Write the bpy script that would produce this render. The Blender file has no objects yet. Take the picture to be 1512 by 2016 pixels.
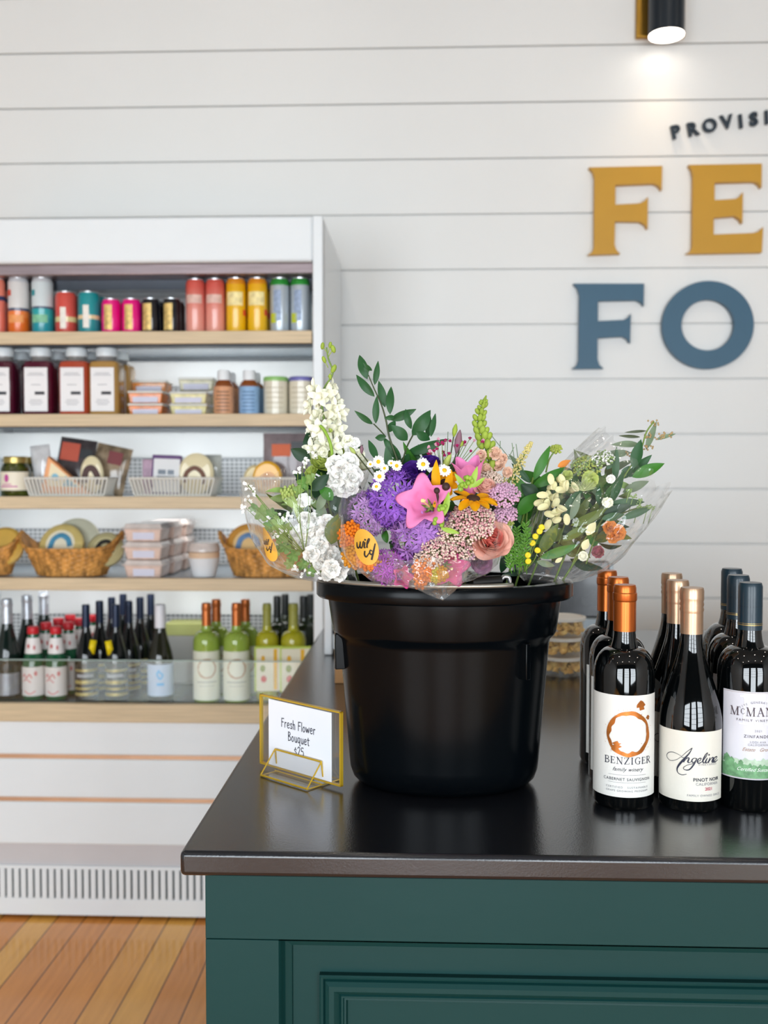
import bpy, bmesh, math, random
from mathutils import Vector, Matrix, noise
PI = math.pi
R = math.radians
sin, cos = math.sin, math.cos
S = bpy.context.scene
COL = S.collection
rnd = random.Random(7)

# ---------------------------------------------------------------- camera
F = 2000.0                      # focal length in pixels of the 1512x2016 frame
CT = 0.92                       # counter top height
HC = CT + 0.447                 # camera height
YAW, PIT = math.atan(74 / F), math.atan(78 / F)
cam = bpy.data.cameras.new('camera')
cam.sensor_fit = 'VERTICAL'
cam.sensor_height = 36.0
cam.sensor_width = 27.0
cam.lens = 36.0 * F / 2016
cam.clip_start = 0.05
cam.dof.use_dof = True
cam.dof.focus_distance = 1.36
cam.dof.aperture_fstop = 5.0
camo = bpy.data.objects.new('camera', cam)
camo.location = (0, 0, HC)
camo.rotation_euler = (PI / 2 - PIT, 0, YAW)
COL.objects.link(camo)
S.camera = camo

# ---------------------------------------------------------------- world, daylight, exposure
world = bpy.data.worlds.new('world')
S.world = world
world.use_nodes = True
wn = world.node_tree.nodes
sky = wn.new('ShaderNodeTexSky')
sky.sky_type = 'PREETHAM' if 'PREETHAM' in [i.identifier for i in sky.bl_rna.properties['sky_type'].enum_items] else 'NISHITA'
world.node_tree.links.new(sky.outputs[0], wn['Background'].inputs[0])
wn['Background'].inputs[1].default_value = 0.12
S.view_settings.view_transform = 'Standard'
S.view_settings.look = 'None'
S.view_settings.gamma = 1.0
S.view_settings.exposure = 0.0
S.view_settings.use_curve_mapping = False
S.cycles.max_bounces = 10
S.cycles.transparent_max_bounces = 24
S.cycles.sample_clamp_indirect = 6.0
S.cycles.use_denoising = True

def lamp(name, kind, loc, rot, energy, color, sx=None, sy=None, shape='RECTANGLE', spread=None, parent=None):
    l = bpy.data.lights.new(name, kind)
    l.energy = energy
    l.color = color
    if kind == 'AREA':
        l.shape = shape
        l.size = sx
        if sy: l.size_y = sy
        if spread: l.spread = spread
    o = bpy.data.objects.new(name, l)
    o.location = loc
    o.rotation_euler = rot
    if parent: o.parent = parent
    COL.objects.link(o)
    return o

YB, YF, XL, XR, ZC = 3.72, -3.2, -3.6, 3.4, 3.75      # back wall, front wall, side walls, ceiling
WINS = [(-3.2, -1.1, 0.25, 2.45), (-0.6, 0.85, 0.08, 2.45), (1.3, 3.1, 0.25, 2.45)]
DAY = (0.865, 0.94, 1.0)
for (wa, wb, za, zb) in WINS:     # daylight through the shop windows behind the camera
    lamp('window_daylight', 'AREA', ((wa + wb) / 2, YF - 0.12, (za + zb) / 2), (PI / 2, 0, 0), 38 * (wb - wa) * (zb - za), DAY, wb - wa, zb - za)
LAMPS = [(x, y) for y in (-1.6, 0.5, 2.3) for x in (-2.4, -0.75, 0.9, 2.5)]
LAMP_W = 3.0
WARM = (1.0, 0.9, 0.76)

# ---------------------------------------------------------------- picture -> place helpers (a pixel's ray meets a known plane)
_fw = Vector((-sin(YAW) * cos(PIT), cos(YAW) * cos(PIT), -sin(PIT)))
_rt = Vector((cos(YAW), sin(YAW), 0))
_up = _rt.cross(_fw)
CAM = Vector((0, 0, HC))
def at(px, py, Y):
    r = _fw * F + _rt * (px - 756) - _up * (py - 1008)
    return CAM + r * (Y / r.y)

# ---------------------------------------------------------------- materials
def lin(h):
    h = h.lstrip('#')
    c = [int(h[i:i + 2], 16) / 255 for i in (0, 2, 4)]
    return [x / 12.92 if x <= 0.04045 else ((x + 0.055) / 1.055) ** 2.4 for x in c] + [1.0]
MC = {}
def mat(name, col='#808080', rough=0.5, metal=0.0, spec=0.5, trans=0.0, coat=0.0, bump=0.0, bscale=60.0,
        var=0.0, vscale=9.0, emit=0.0, sub=0.0, ior=1.45, stretch=None, translucent=0.0):
    if name in MC: return MC[name]
    m = bpy.data.materials.new(name)
    m.use_nodes = True
    nt = m.node_tree
    b = nt.nodes['Principled BSDF']
    b.inputs['Base Color'].default_value = lin(col)
    b.inputs['Roughness'].default_value = rough
    b.inputs['Metallic'].default_value = metal
    b.inputs['Specular IOR Level'].default_value = spec
    b.inputs['Transmission Weight'].default_value = trans
    b.inputs['Coat Weight'].default_value = coat
    b.inputs['Coat Roughness'].default_value = 0.05
    b.inputs['IOR'].default_value = ior
    if emit:
        b.inputs['Emission Color'].default_value = lin(col)
        b.inputs['Emission Strength'].default_value = emit
    if sub:
        b.inputs['Subsurface Weight'].default_value = sub
        b.inputs['Subsurface Radius'].default_value = (0.01, 0.008, 0.006)
        b.inputs['Subsurface Scale'].default_value = 0.5
    if var or bump:
        tc = nt.nodes.new('ShaderNodeTexCoord')
        src = tc.outputs['Object']
        if stretch:
            mp = nt.nodes.new('ShaderNodeMapping')
            mp.inputs['Scale'].default_value = stretch
            nt.links.new(src, mp.inputs[0])
            src = mp.outputs[0]
    if var:
        n = nt.nodes.new('ShaderNodeTexNoise')
        n.inputs['Scale'].default_value = vscale
        n.inputs['Detail'].default_value = 4
        nt.links.new(src, n.inputs['Vector'])
        rp = nt.nodes.new('ShaderNodeValToRGB')
        c = lin(col)
        rp.color_ramp.elements[0].color = [x * (1 - var) for x in c[:3]] + [1]
        rp.color_ramp.elements[1].color = [min(1, x * (1 + var)) for x in c[:3]] + [1]
        rp.color_ramp.elements[0].position = 0.3
        rp.color_ramp.elements[1].position = 0.7
        nt.links.new(n.outputs['Fac'], rp.inputs[0])
        nt.links.new(rp.outputs[0], b.inputs['Base Color'])
    if bump:
        n2 = nt.nodes.new('ShaderNodeTexNoise')
        n2.inputs['Scale'].default_value = bscale
        n2.inputs['Detail'].default_value = 3
        nt.links.new(src, n2.inputs['Vector'])
        bp = nt.nodes.new('ShaderNodeBump')
        bp.inputs['Strength'].default_value = bump
        bp.inputs['Distance'].default_value = 0.004
        nt.links.new(n2.outputs['Fac'], bp.inputs['Height'])
        nt.links.new(bp.outputs[0], b.inputs['Normal'])
    if translucent:
        t = nt.nodes.new('ShaderNodeBsdfTranslucent')
        t.inputs[0].default_value = lin(col)
        mx = nt.nodes.new('ShaderNodeMixShader')
        mx.inputs[0].default_value = translucent
        nt.links.new(b.outputs[0], mx.inputs[1])
        nt.links.new(t.outputs[0], mx.inputs[2])
        nt.links.new(mx.outputs[0], nt.nodes['Material Output'].inputs[0])
    MC[name] = m
    return m
def bands(name, stops, rough=0.3, metal=0.0, axis='Z', smooth=False, coat=0.0):
    """material banded along the object's own height (0..1)"""
    if name in MC: return MC[name]
    m = bpy.data.materials.new(name)
    m.use_nodes = True
    nt = m.node_tree
    b = nt.nodes['Principled BSDF']
    b.inputs['Roughness'].default_value = rough
    b.inputs['Metallic'].default_value = metal
    b.inputs['Coat Weight'].default_value = coat
    tc = nt.nodes.new('ShaderNodeTexCoord')
    sp = nt.nodes.new('ShaderNodeSeparateXYZ')
    nt.links.new(tc.outputs['Generated'], sp.inputs[0])
    rp = nt.nodes.new('ShaderNodeValToRGB')
    rp.color_ramp.interpolation = 'LINEAR' if smooth else 'CONSTANT'
    while len(rp.color_ramp.elements) < len(stops): rp.color_ramp.elements.new(0.5)
    for e, (p, c) in zip(rp.color_ramp.elements, stops):
        e.position = p
        e.color = lin(c)
    nt.links.new(sp.outputs[axis], rp.inputs[0])
    nt.links.new(rp.outputs[0], b.inputs['Base Color'])
    MC[name] = m
    return m
def film(name, tint='#f4f6f4', base=0.06, edge=0.45, rough=0.08, crinkle=0.4, cscale=22.0, milky=0.25, stretch=(1, 1, 1)):
    """thin clear plastic: see-through face on, glossy at grazing angles"""
    if name in MC: return MC[name]
    m = bpy.data.materials.new(name)
    m.use_nodes = True
    nt = m.node_tree
    nt.nodes.remove(nt.nodes['Principled BSDF'])
    tr = nt.nodes.new('ShaderNodeBsdfTransparent')
    gl = nt.nodes.new('ShaderNodeBsdfGlossy')
    gl.inputs['Roughness'].default_value = rough
    gl.inputs['Color'].default_value = lin(tint)
    df = nt.nodes.new('ShaderNodeBsdfDiffuse')
    df.inputs['Color'].default_value = lin(tint)
    m1 = nt.nodes.new('ShaderNodeMixShader')
    m1.inputs[0].default_value = milky
    lw = nt.nodes.new('ShaderNodeLayerWeight')
    lw.inputs['Blend'].default_value = 0.35
    mr = nt.nodes.new('ShaderNodeMapRange')
    mr.inputs['To Min'].default_value = base
    mr.inputs['To Max'].default_value = edge
    m2 = nt.nodes.new('ShaderNodeMixShader')
    L = nt.links.new
    L(gl.outputs[0], m1.inputs[1]); L(df.outputs[0], m1.inputs[2])
    L(lw.outputs['Facing'], mr.inputs['Value']); L(mr.outputs[0], m2.inputs[0])
    L(tr.outputs[0], m2.inputs[1]); L(m1.outputs[0], m2.inputs[2])
    L(m2.outputs[0], nt.nodes['Material Output'].inputs[0])
    if crinkle:
        tc = nt.nodes.new('ShaderNodeTexCoord')
        mp = nt.nodes.new('ShaderNodeMapping')
        mp.inputs['Scale'].default_value = stretch
        n = nt.nodes.new('ShaderNodeTexNoise')
        n.inputs['Scale'].default_value = cscale
        bp = nt.nodes.new('ShaderNodeBump')
        bp.inputs['Strength'].default_value = crinkle
        bp.inputs['Distance'].default_value = 0.02
        L(tc.outputs['Object'], mp.inputs[0]); L(mp.outputs[0], n.inputs['Vector'])
        L(n.outputs['Fac'], bp.inputs['Height'])
        L(bp.outputs[0], gl.inputs['Normal']); L(bp.outputs[0], lw.inputs['Normal'])
    MC[name] = m
    return m

# ---------------------------------------------------------------- mesh builder: shapes gather in lists and become ONE mesh object
class M:
    def __init__(s): s.v, s.f, s.m = [], [], []
    def add(s, vs, fs, mtx=None, mi=0):
        k = len(s.v)
        s.v.extend([mtx @ Vector(v) for v in vs] if mtx else [Vector(v) for v in vs])
        for f in fs:
            s.f.append([i + k for i in f])
            s.m.append(mi)
        return s
    def box(s, a, b, mtx=None, mi=0):
        x0, y0, z0 = a; x1, y1, z1 = b
        return s.add([(x0, y0, z0), (x1, y0, z0), (x1, y1, z0), (x0, y1, z0), (x0, y0, z1), (x1, y0, z1), (x1, y1, z1), (x0, y1, z1)],
                     [(3, 2, 1, 0), (4, 5, 6, 7), (0, 1, 5, 4), (1, 2, 6, 5), (2, 3, 7, 6), (3, 0, 4, 7)], mtx, mi)
    def lathe(s, prof, seg=32, sx=1.0, sy=1.0, mtx=None, mi=0, fn=None):
        vs, fs, rings = [], [], []
        for (r, z) in prof:
            if r <= 1e-6:
                rings.append([len(vs)]); vs.append((0, 0, z))
            else:
                rings.append(list(range(len(vs), len(vs) + seg)))
                for i in range(seg):
                    a = 2 * PI * i / seg
                    k = fn(a, z) if fn else 1.0
                    vs.append((r * k * sin(a) * sx, -r * k * cos(a) * sy, z))
        for p, q in zip(rings, rings[1:]):
            if len(p) == 1 and len(q) == 1: continue
            for i in range(seg):
                j = (i + 1) % seg
                if len(p) == 1: fs.append((p[0], q[j], q[i]))
                elif len(q) == 1: fs.append((p[i], p[j], q[0]))
                else: fs.append((p[i], p[j], q[j], q[i]))
        return s.add(vs, fs, mtx, mi)
    def tube(s, pts, rad, seg=8, mtx=None, mi=0, close=False):
        pts = [Vector(p) for p in pts]
        n = len(pts)
        rs = rad if isinstance(rad, (list, tuple)) else [rad] * n
        vs, fs = [], []
        up = None
        for i, p in enumerate(pts):
            t = (pts[(i + 1) % n] - pts[i - 1]) if close else (pts[min(i + 1, n - 1)] - pts[max(i - 1, 0)])
            if t.length < 1e-9: t = Vector((0, 0, 1))
            t.normalize()
            if up is None:
                up = t.orthogonal().normalized()
            else:
                up = (up - t * up.dot(t))
                up = up.normalized() if up.length > 1e-6 else t.orthogonal().normalized()
            w = t.cross(up)
            for k in range(seg):
                a = 2 * PI * k / seg
                vs.append(p + (up * cos(a) + w * sin(a)) * rs[i])
        for i in range(n if close else n - 1):
            for k in range(seg):
                l = (k + 1) % seg
                i2 = (i + 1) % n
                fs.append((i * seg + k, i * seg + l, i2 * seg + l, i2 * seg + k))
        if not close:
            fs.append(tuple(range(seg))[::-1])
            fs.append(tuple((n - 1) * seg + k for k in range(seg)))
        return s.add(vs, fs, mtx, mi)
    def prism(s, pts, y0, y1, mtx=None, mi=0):
        """outline in x,z pushed from y0 (front) to y1"""
        n = len(pts)
        vs = [(x, y0, z) for x, z in pts] + [(x, y1, z) for x, z in pts]
        fs = [tuple(range(n)), tuple(range(2 * n - 1, n - 1, -1))]
        fs += [((i + 1) % n, i, n + i, n + (i + 1) % n) for i in range(n)]
        return s.add(vs, fs, mtx, mi)
    def ball(s, c, r, seg=10, rings=6, mtx=None, mi=0):
        rx, ry, rz = r if isinstance(r, (tuple, list)) else (r, r, r)
        prof = [(max(0.0, sin(PI * i / rings)), -cos(PI * i / rings)) for i in range(rings + 1)]
        prof[0] = (0, -1); prof[-1] = (0, 1)
        T = Matrix.Translation(Vector(c)) @ Matrix.Diagonal((rx, ry, rz, 1))
        return s.lathe(prof, seg, mtx=(mtx @ T if mtx else T), mi=mi)
    def grid(s, fn, nu, nv, mtx=None, mi=0, closeu=False):
        vs = [fn(i / nu, j / nv) for j in range(nv + 1) for i in range(nu if closeu else nu + 1)]
        w = nu if closeu else nu + 1
        fs = []
        for j in range(nv):
            for i in range(nu):
                i2 = (i + 1) % w
                fs.append((j * w + i, j * w + i2, (j + 1) * w + i2, (j + 1) * w + i))
        return s.add(vs, fs, mtx, mi)
    def build(s, name, mats, parent=None, smooth=True, sharp=35, bevel=0.0, bseg=2, solid=0.0, label=None):
        me = bpy.data.meshes.new(name)
        me.from_pydata([tuple(v) for v in s.v], [], s.f)
        for m in (mats if isinstance(mats, (list, tuple)) else [mats]): me.materials.append(m)
        if max(s.m, default=0) > 0: me.polygons.foreach_set('material_index', s.m)
        if smooth:
            me.polygons.foreach_set('use_smooth', [True] * len(me.polygons))
            if sharp: me.set_sharp_from_angle(angle=R(sharp))
        me.update()
        o = bpy.data.objects.new(name, me)
        COL.objects.link(o)
        if parent: o.parent = parent
        if solid:
            md = o.modifiers.new('thickness', 'SOLIDIFY'); md.thickness = solid; md.offset = 0
        if bevel:
            md = o.modifiers.new('bevel', 'BEVEL'); md.width = bevel; md.segments = bseg
            md.limit_method = 'ANGLE'; md.angle_limit = R(40)
        if label: o['label'] = label
        return o
def tag(o, label, cat, group=None):
    o['label'] = label; o['category'] = cat
    if group: o['group'] = group
    return o
def thing(name, label, cat, loc=(0, 0, 0), rotz=0.0, group=None):
    o = bpy.data.objects.new(name, None)
    o.empty_display_size = 0.03
    o.location = loc
    o.rotation_euler = (0, 0, rotz)
    COL.objects.link(o)
    return tag(o, label, cat, group)
def struct(o):
    o['kind'] = 'structure'
    return o
def copy_thing(r, loc, label, group=None, rotz=None):
    def cp(o, par):
        c = o.copy()
        COL.objects.link(c)
        if par: c.parent = par
        for ch in o.children: cp(ch, c)
        return c
    c = cp(r, None)
    c.location = loc
    if rotz is not None: c.rotation_euler = (0, 0, rotz)
    c['label'] = label
    if group: c['group'] = group
    return c
def frame(pos, z, spin=0.0, scale=1.0):
    """matrix that sends +Z to direction z at pos"""
    z = Vector(z).normalized()
    q = z.to_track_quat('Z', 'Y')
    return Matrix.Translation(Vector(pos)) @ q.to_matrix().to_4x4() @ Matrix.Rotation(spin, 4, 'Z') @ Matrix.Scale(scale, 4)
def smooth_path(pts, n=6):
    pts = [Vector(p) for p in pts]
    if len(pts) < 3: return pts
    out = []
    for i in range(len(pts) - 1):
        p0, p1, p2, p3 = pts[max(i - 1, 0)], pts[i], pts[i + 1], pts[min(i + 2, len(pts) - 1)]
        for k in range(n):
            t = k / n
            out.append(0.5 * ((2 * p1) + (p2 - p0) * t + (2 * p0 - 5 * p1 + 4 * p2 - p3) * t * t + (3 * p1 - p0 - 3 * p2 + p3) * t ** 3))
    out.append(pts[-1])
    return out

# ---------------------------------------------------------------- flat graphics: lettering and marks, bent round a bottle or laid on a card
def text2d(body, size, shear=0.0, bold=0.0, spacing=1.0, xs=1.0, ext=0.0, align='CENTER'):
    c = bpy.data.curves.new('t', 'FONT')
    c.body = body; c.size = size; c.shear = shear; c.offset = bold; c.space_character = spacing
    c.align_x = align; c.extrude = ext; c.resolution_u = 3
    o = bpy.data.objects.new('t', c)
    me = o.to_mesh()
    vs = [(v.co.x * xs, v.co.y, v.co.z) for v in me.vertices]
    fs = [tuple(p.vertices) for p in me.polygons]
    o.to_mesh_clear()
    bpy.data.objects.remove(o); bpy.data.curves.remove(c)
    return vs, fs
def ribbon(pts, w, n=5, round_=True):
    """pen stroke in 2-D: pts (x, y[, width factor])"""
    P3 = [Vector((p[0], p[1], p[2] if len(p) > 2 else 1.0)) for p in pts]
    P3 = smooth_path(P3, n) if round_ else P3
    vs, fs = [], []
    for i, p in enumerate(P3):
        a, b = P3[max(i - 1, 0)], P3[min(i + 1, len(P3) - 1)]
        t = Vector((b.x - a.x, b.y - a.y))
        t = t.normalized() if t.length > 1e-9 else Vector((1, 0))
        h = w * p.z / 2
        e = h * 0.6 if (i == 0 or i == len(P3) - 1) else 0
        s = -1 if i == 0 else 1
        vs += [(p.x - t.y * h + t.x * e * s, p.y + t.x * h + t.y * e * s, 0), (p.x + t.y * h + t.x * e * s, p.y - t.x * h + t.y * e * s, 0)]
    for i in range(len(P3) - 1): fs.append((2 * i, 2 * i + 1, 2 * i + 3, 2 * i + 2))
    return vs, fs
class G:
    """2-D graphic layer"""
    def __init__(s): s.v, s.f = [], []
    def add(s, vf, dx=0, dy=0, k=1.0, rot=0.0):
        n = len(s.v)
        c, q = cos(rot), sin(rot)
        s.v += [(dx + k * (v[0] * c - v[1] * q), dy + k * (v[0] * q + v[1] * c)) for v in vf[0]]
        s.f += [[i + n for i in f] for f in vf[1]]
        return s
    def poly(s, pts): return s.add(([(x, y, 0) for x, y in pts], [tuple(range(len(pts)))]))
    def rect(s, x0, y0, x1, y1): return s.poly([(x0, y0), (x1, y0), (x1, y1), (x0, y1)])
    def disc(s, x, y, r, n=20, ry=None): return s.poly([(x + r * cos(2 * PI * i / n), y + (ry or r) * sin(2 * PI * i / n)) for i in range(n)])
    def mesh(s, fmap, maxlen=0.004):
        bm = bmesh.new()
        vv = [bm.verts.new((x, y, 0)) for x, y in s.v]
        for f in s.f:
            try: bm.faces.new([vv[i] for i in f])
            except ValueError: pass
        bmesh.ops.triangulate(bm, faces=bm.faces[:])
        for _ in range(4):
            es = [e for e in bm.edges if abs(e.verts[0].co.x - e.verts[1].co.x) > maxlen]
            if not es: break
            bmesh.ops.subdivide_edges(bm, edges=es, cuts=1)
            bmesh.ops.triangulate(bm, faces=bm.faces[:])
        bm.verts.index_update()
        m = M()
        m.add([fmap(v.co.x, v.co.y) for v in bm.verts], [tuple(v.index for v in f.verts) for f in bm.faces])
        bm.free()
        return m
    def wrap(s, rad, z0=0.0, a0=0.0): return s.mesh(lambda u, v: (rad * sin(u / rad + a0), -rad * cos(u / rad + a0), z0 + v))
    def flat(s, y=0.0): return s.mesh(lambda u, v: (u, y, v), 9.0)
def arc_patch(rad, u0, u1, z0, z1, n=24, thick=0.0):
    return M().grid(lambda a, b: (rad * sin((u0 + (u1 - u0) * a) / rad), -rad * cos((u0 + (u1 - u0) * a) / rad), z0 + (z1 - z0) * b), n, 1)
# ================================================================ SETTING
def wood_floor():
    m = bpy.data.materials.new('wood floor'); m.use_nodes = True
    nt = m.node_tree; L = nt.links.new; b = nt.nodes['Principled BSDF']
    tc = nt.nodes.new('ShaderNodeTexCoord')
    sp = nt.nodes.new('ShaderNodeSeparateXYZ'); L(tc.outputs['Object'], sp.inputs[0])
    def math_(op, a, bv=None):
        n = nt.nodes.new('ShaderNodeMath'); n.operation = op
        L(a, n.inputs[0])
        if bv is not None:
            if isinstance(bv, (int, float)): n.inputs[1].default_value = bv
            else: L(bv, n.inputs[1])
        return n.outputs[0]
    xs = math_('MULTIPLY', sp.outputs['X'], 1 / 0.086)
    idx = math_('FLOOR', xs)
    fr = math_('SUBTRACT', xs, idx)
    wn_ = nt.nodes.new('ShaderNodeTexWhiteNoise'); wn_.noise_dimensions = '1D'; L(idx, wn_.inputs['W'])
    rp = nt.nodes.new('ShaderNodeValToRGB')
    cols = ['#ec9c4e', '#f6b056', '#faba5a', '#f0a250', '#fec466', '#ec9e52']
    while len(rp.color_ramp.elements) < len(cols): rp.color_ramp.elements.new(0.5)
    for i, (e, c) in enumerate(zip(rp.color_ramp.elements, cols)): e.position = i / len(cols); e.color = lin(c)
    rp.color_ramp.interpolation = 'CONSTANT'
    L(wn_.outputs['Value'], rp.inputs[0])
    mp = nt.nodes.new('ShaderNodeMapping'); mp.inputs['Scale'].default_value = (22, 1.6, 1); L(tc.outputs['Object'], mp.inputs[0])
    gr = nt.nodes.new('ShaderNodeTexNoise'); gr.inputs['Scale'].default_value = 3; gr.inputs['Detail'].default_value = 6; L(mp.outputs[0], gr.inputs['Vector'])
    mx = nt.nodes.new('ShaderNodeMix'); mx.data_type = 'RGBA'; mx.blend_type = 'MULTIPLY'; mx.inputs['Factor'].default_value = 0.4
    gr2 = nt.nodes.new('ShaderNodeValToRGB'); gr2.color_ramp.elements[0].position = .3; gr2.color_ramp.elements[0].color = (.66, .58, .5, 1); gr2.color_ramp.elements[1].position = .65; gr2.color_ramp.elements[1].color = (1, 1, 1, 1)
    L(gr.outputs['Fac'], gr2.inputs[0])
    L(rp.outputs[0], mx.inputs['A']); L(gr2.outputs[0], mx.inputs['B'])
    gap = math_('LESS_THAN', fr, 0.045)
    mx2 = nt.nodes.new('ShaderNodeMix'); mx2.data_type = 'RGBA'; L(gap, mx2.inputs['Factor']); L(mx.outputs['Result'], mx2.inputs['A']); mx2.inputs['B'].default_value = lin('#6b3c22')
    L(mx2.outputs['Result'], b.inputs['Base Color'])
    b.inputs['Roughness'].default_value = 0.16
    b.inputs['Specular IOR Level'].default_value = 0.5
    return m
def struct_box(name, a, b, m, bevel=0):
    return struct(M().box(a, b).build(name, m, bevel=bevel))
WALL = mat('painted white boards', '#e9e9e7', rough=0.42, bump=0.03, bscale=14, var=0.015, vscale=2)
PLASTER = mat('white plaster', '#deddd8', rough=0.7, bump=0.05, bscale=40)
floor = struct_box('floor', (XL - .2, YF - .2, -0.1), (XR + .2, YB + .2, 0), wood_floor())
struct_box('ceiling', (XL - .2, YF - .2, ZC), (XR + .2, YB + .2, ZC + .1), mat('grey ceiling paint', '#77797a', rough=.7, bump=.05, bscale=40))
# back wall: shiplap boards with a shadow gap between them (one wall)
zg = at(1000, 855, YB).z
pitch = (at(1000, 530, YB).z - at(1000, 962, YB).z) / 4
w = M()
w.box((XL - .1, YB + .016, 0), (XR + .1, YB + .12, ZC))
k0 = math.floor(-zg / pitch) - 1
zb_ = zg + k0 * pitch
while zb_ < ZC:
    a, b_ = max(0, zb_ + 0.0027), min(ZC, zb_ + pitch - 0.0027)
    if b_ > a: w.box((XL - .1, YB, a), (XR + .1, YB + .018, b_))
    zb_ += pitch
struct(w.build('wall_back', WALL, bevel=0.0015))
GREYW = mat('grey plaster', '#a9abab', rough=0.7, bump=0.05, bscale=40)
CHAR = mat('charcoal plaster', '#2c2f31', rough=0.7, bump=0.05, bscale=40)
struct_box('wall_left', (XL - .1, YF, 0), (XL, YB, ZC), GREYW)
struct_box('wall_right', (XR, YF, 0), (XR + .1, YB, ZC), GREYW)
w = M()
xs = [XL - .1] + [x for q in WINS for x in q[:2]] + [XR + .1]
for i in range(0, len(xs), 2): w.box((xs[i], YF - .1, 0), (xs[i + 1], YF, ZC))
for (wa, wb, za, zt) in WINS:
    w.box((wa, YF - .1, 0), (wb, YF, za)); w.box((wa, YF - .1, zt), (wb, YF, ZC))
struct(w.build('wall_front', CHAR))
FR = mat('black window frame', '#22262a', rough=0.4, var=0.05)
for k, (wa, wb, za, zt) in enumerate(WINS):
    w = M()
    f = 0.05
    for (p, q) in (((wa, za), (wa + f, zt)), ((wb - f, za), (wb, zt)), ((wa, za), (wb, za + f)), ((wa, zt - f), (wb, zt))):
        w.box((p[0], YF - .07, p[1]), (q[0], YF - .02, q[1]))
    n = 4 if wb - wa > 1.6 else 3
    for i in range(1, n): w.box((wa + (wb - wa) * i / n - .015, YF - .06, za), (wa + (wb - wa) * i / n + .015, YF - .03, zt))
    for i in range(1, 5): w.box((wa, YF - .06, za + (zt - za) * i / 5 - .015), (wb, YF - .03, za + (zt - za) * i / 5 + .015))
    struct(w.build(['window_1', 'window_2', 'window_3'][k], FR))
TRIMW = mat('white trim paint', '#e9e9e6', rough=0.35, var=0.02)
struct_box('baseboard_back', (XL, YB - .015, 0), (XR, YB, .12), TRIMW, bevel=.004)
for i, (x, y) in enumerate(LAMPS):
    t = thing('ceiling_downlight', 'round recessed downlight in the grey ceiling', 'ceiling light', (x, y, ZC), group='recessed ceiling downlights')
    M().lathe([(.058, 0), (.075, 0), (.075, -.008), (.058, -.008), (.058, 0)], 24).build('trim_ring', TRIMW, t)
    lamp('downlight_glow', 'AREA', (0, 0, -.006), (0, 0, 0), LAMP_W, WARM, .11, shape='DISK', parent=t)

# ================================================================ WALL SIGN: raised letters, and the lamp over it
GOLD = mat('gold painted sign', '#c6942c', rough=0.45, var=0.03)
TEAL = mat('slate blue painted sign', '#3a6078', rough=0.45, var=0.03)
NAVY = mat('navy painted sign', '#26333f', rough=0.4, var=0.03)
def zp(x, y): return at(1100 + x / 2.687, y / 2.687, YB - .03)
def letter(name, pts, m, label, holes=None):
    P = [zp(x, y) for x, y in pts]
    c = Vector((sum(p.x for p in P) / len(P), YB - .03, min(p.z for p in P)))
    o = M().prism([(p.x - c.x, p.z - c.z) for p in P], 0, .027).build(name, m, smooth=False)
    bm = bmesh.new(); bm.from_mesh(o.data); bmesh.ops.recalc_face_normals(bm, faces=bm.faces[:]); bm.to_mesh(o.data); bm.free()
    o.location = c
    return tag(o, label, 'sign letter', 'raised letters of the wall sign')
letter('sign_letter', [(160, 885), (548, 877), (545, 1005), (536, 990), (522, 977), (500, 970), (300, 978), (300, 1082), (430, 1075), (455, 1062), (472, 1040), (470, 1210), (457, 1187), (430, 1172), (298, 1170), (296, 1295), (305, 1322), (325, 1342), (155, 1348), (180, 1330), (188, 1305), (190, 940), (182, 908)],
       GOLD, 'large raised gold letter F on the white board wall')
letter('sign_letter', [(688, 872), (1075, 865), (1073, 992), (1062, 974), (1045, 962), (1025, 960), (825, 965), (825, 1058), (935, 1052), (962, 1037), (975, 1015), (972, 1180), (958, 1157), (932, 1142), (820, 1152), (820, 1240), (1030, 1232), (1062, 1222), (1082, 1200), (1075, 1335), (675, 1342), (700, 1328), (708, 1305), (712, 935), (706, 898)],
       GOLD, 'large raised gold letter E on the white board wall')
letter('sign_letter', [(78, 1500), (452, 1500), (450, 1618), (438, 1600), (412, 1588), (208, 1592), (208, 1698), (345, 1692), (368, 1680), (382, 1658), (378, 1815), (362, 1792), (340, 1780), (206, 1788), (206, 1900), (215, 1930), (238, 1950), (72, 1952), (98, 1930), (106, 1905), (110, 1560), (100, 1525)],
       TEAL, 'large raised slate blue letter F on the white board wall')
oc = zp(790, 1719)
ro, ri = abs(zp(1033, 1719).x - oc.x), abs(zp(930, 1719).x - oc.x)
o = M().lathe([(ri, 0), (ro, 0), (ro, .027), (ri, .027), (ri, 0)], 64, sy=.965, mtx=Matrix.Rotation(-PI / 2, 4, 'X')).build('sign_letter', TEAL)
o.location = (oc.x, YB - .03, oc.z)
tag(o, 'large raised slate blue letter O on the white board wall', 'sign letter', 'raised letters of the wall sign')
for ch, x, y, rot in (('P', 425, 1545, 13), ('R', 625, 1512, 11), ('O', 828, 1468, 9), ('V', 1030, 1425, 8), ('I', 1195, 1420, 6), ('S', 1350, 1392, 5), ('I', 1503, 1372, 3)):
    p = at(1260 + x / 6, y / 6, YB - .02)
    vs, fs = text2d(ch, .064, bold=.0022, ext=.008)
    m = M().add([(a, 0 + b * 0 - c, b - .0235) for a, b, c in vs], fs)
    o = m.build('sign_letter', NAVY, smooth=False)
    o.location = (p.x, YB - .010, p.z)
    o.rotation_euler = (0, -R(rot), 0)
    tag(o, {'P': 'small raised navy letter P, first of the curved line on the wall', 'R': 'small raised navy letter R on the white board wall', 'O': 'small raised navy letter O on the white board wall', 'V': 'small raised navy letter V on the white board wall', 'S': 'small raised navy letter S on the white board wall'}.get(ch, 'small raised navy letter I between the navy V and S' if x < 1300 else 'small raised navy letter cut by the frame, right of the navy S'), 'sign letter', 'raised letters of the wall sign')
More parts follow.
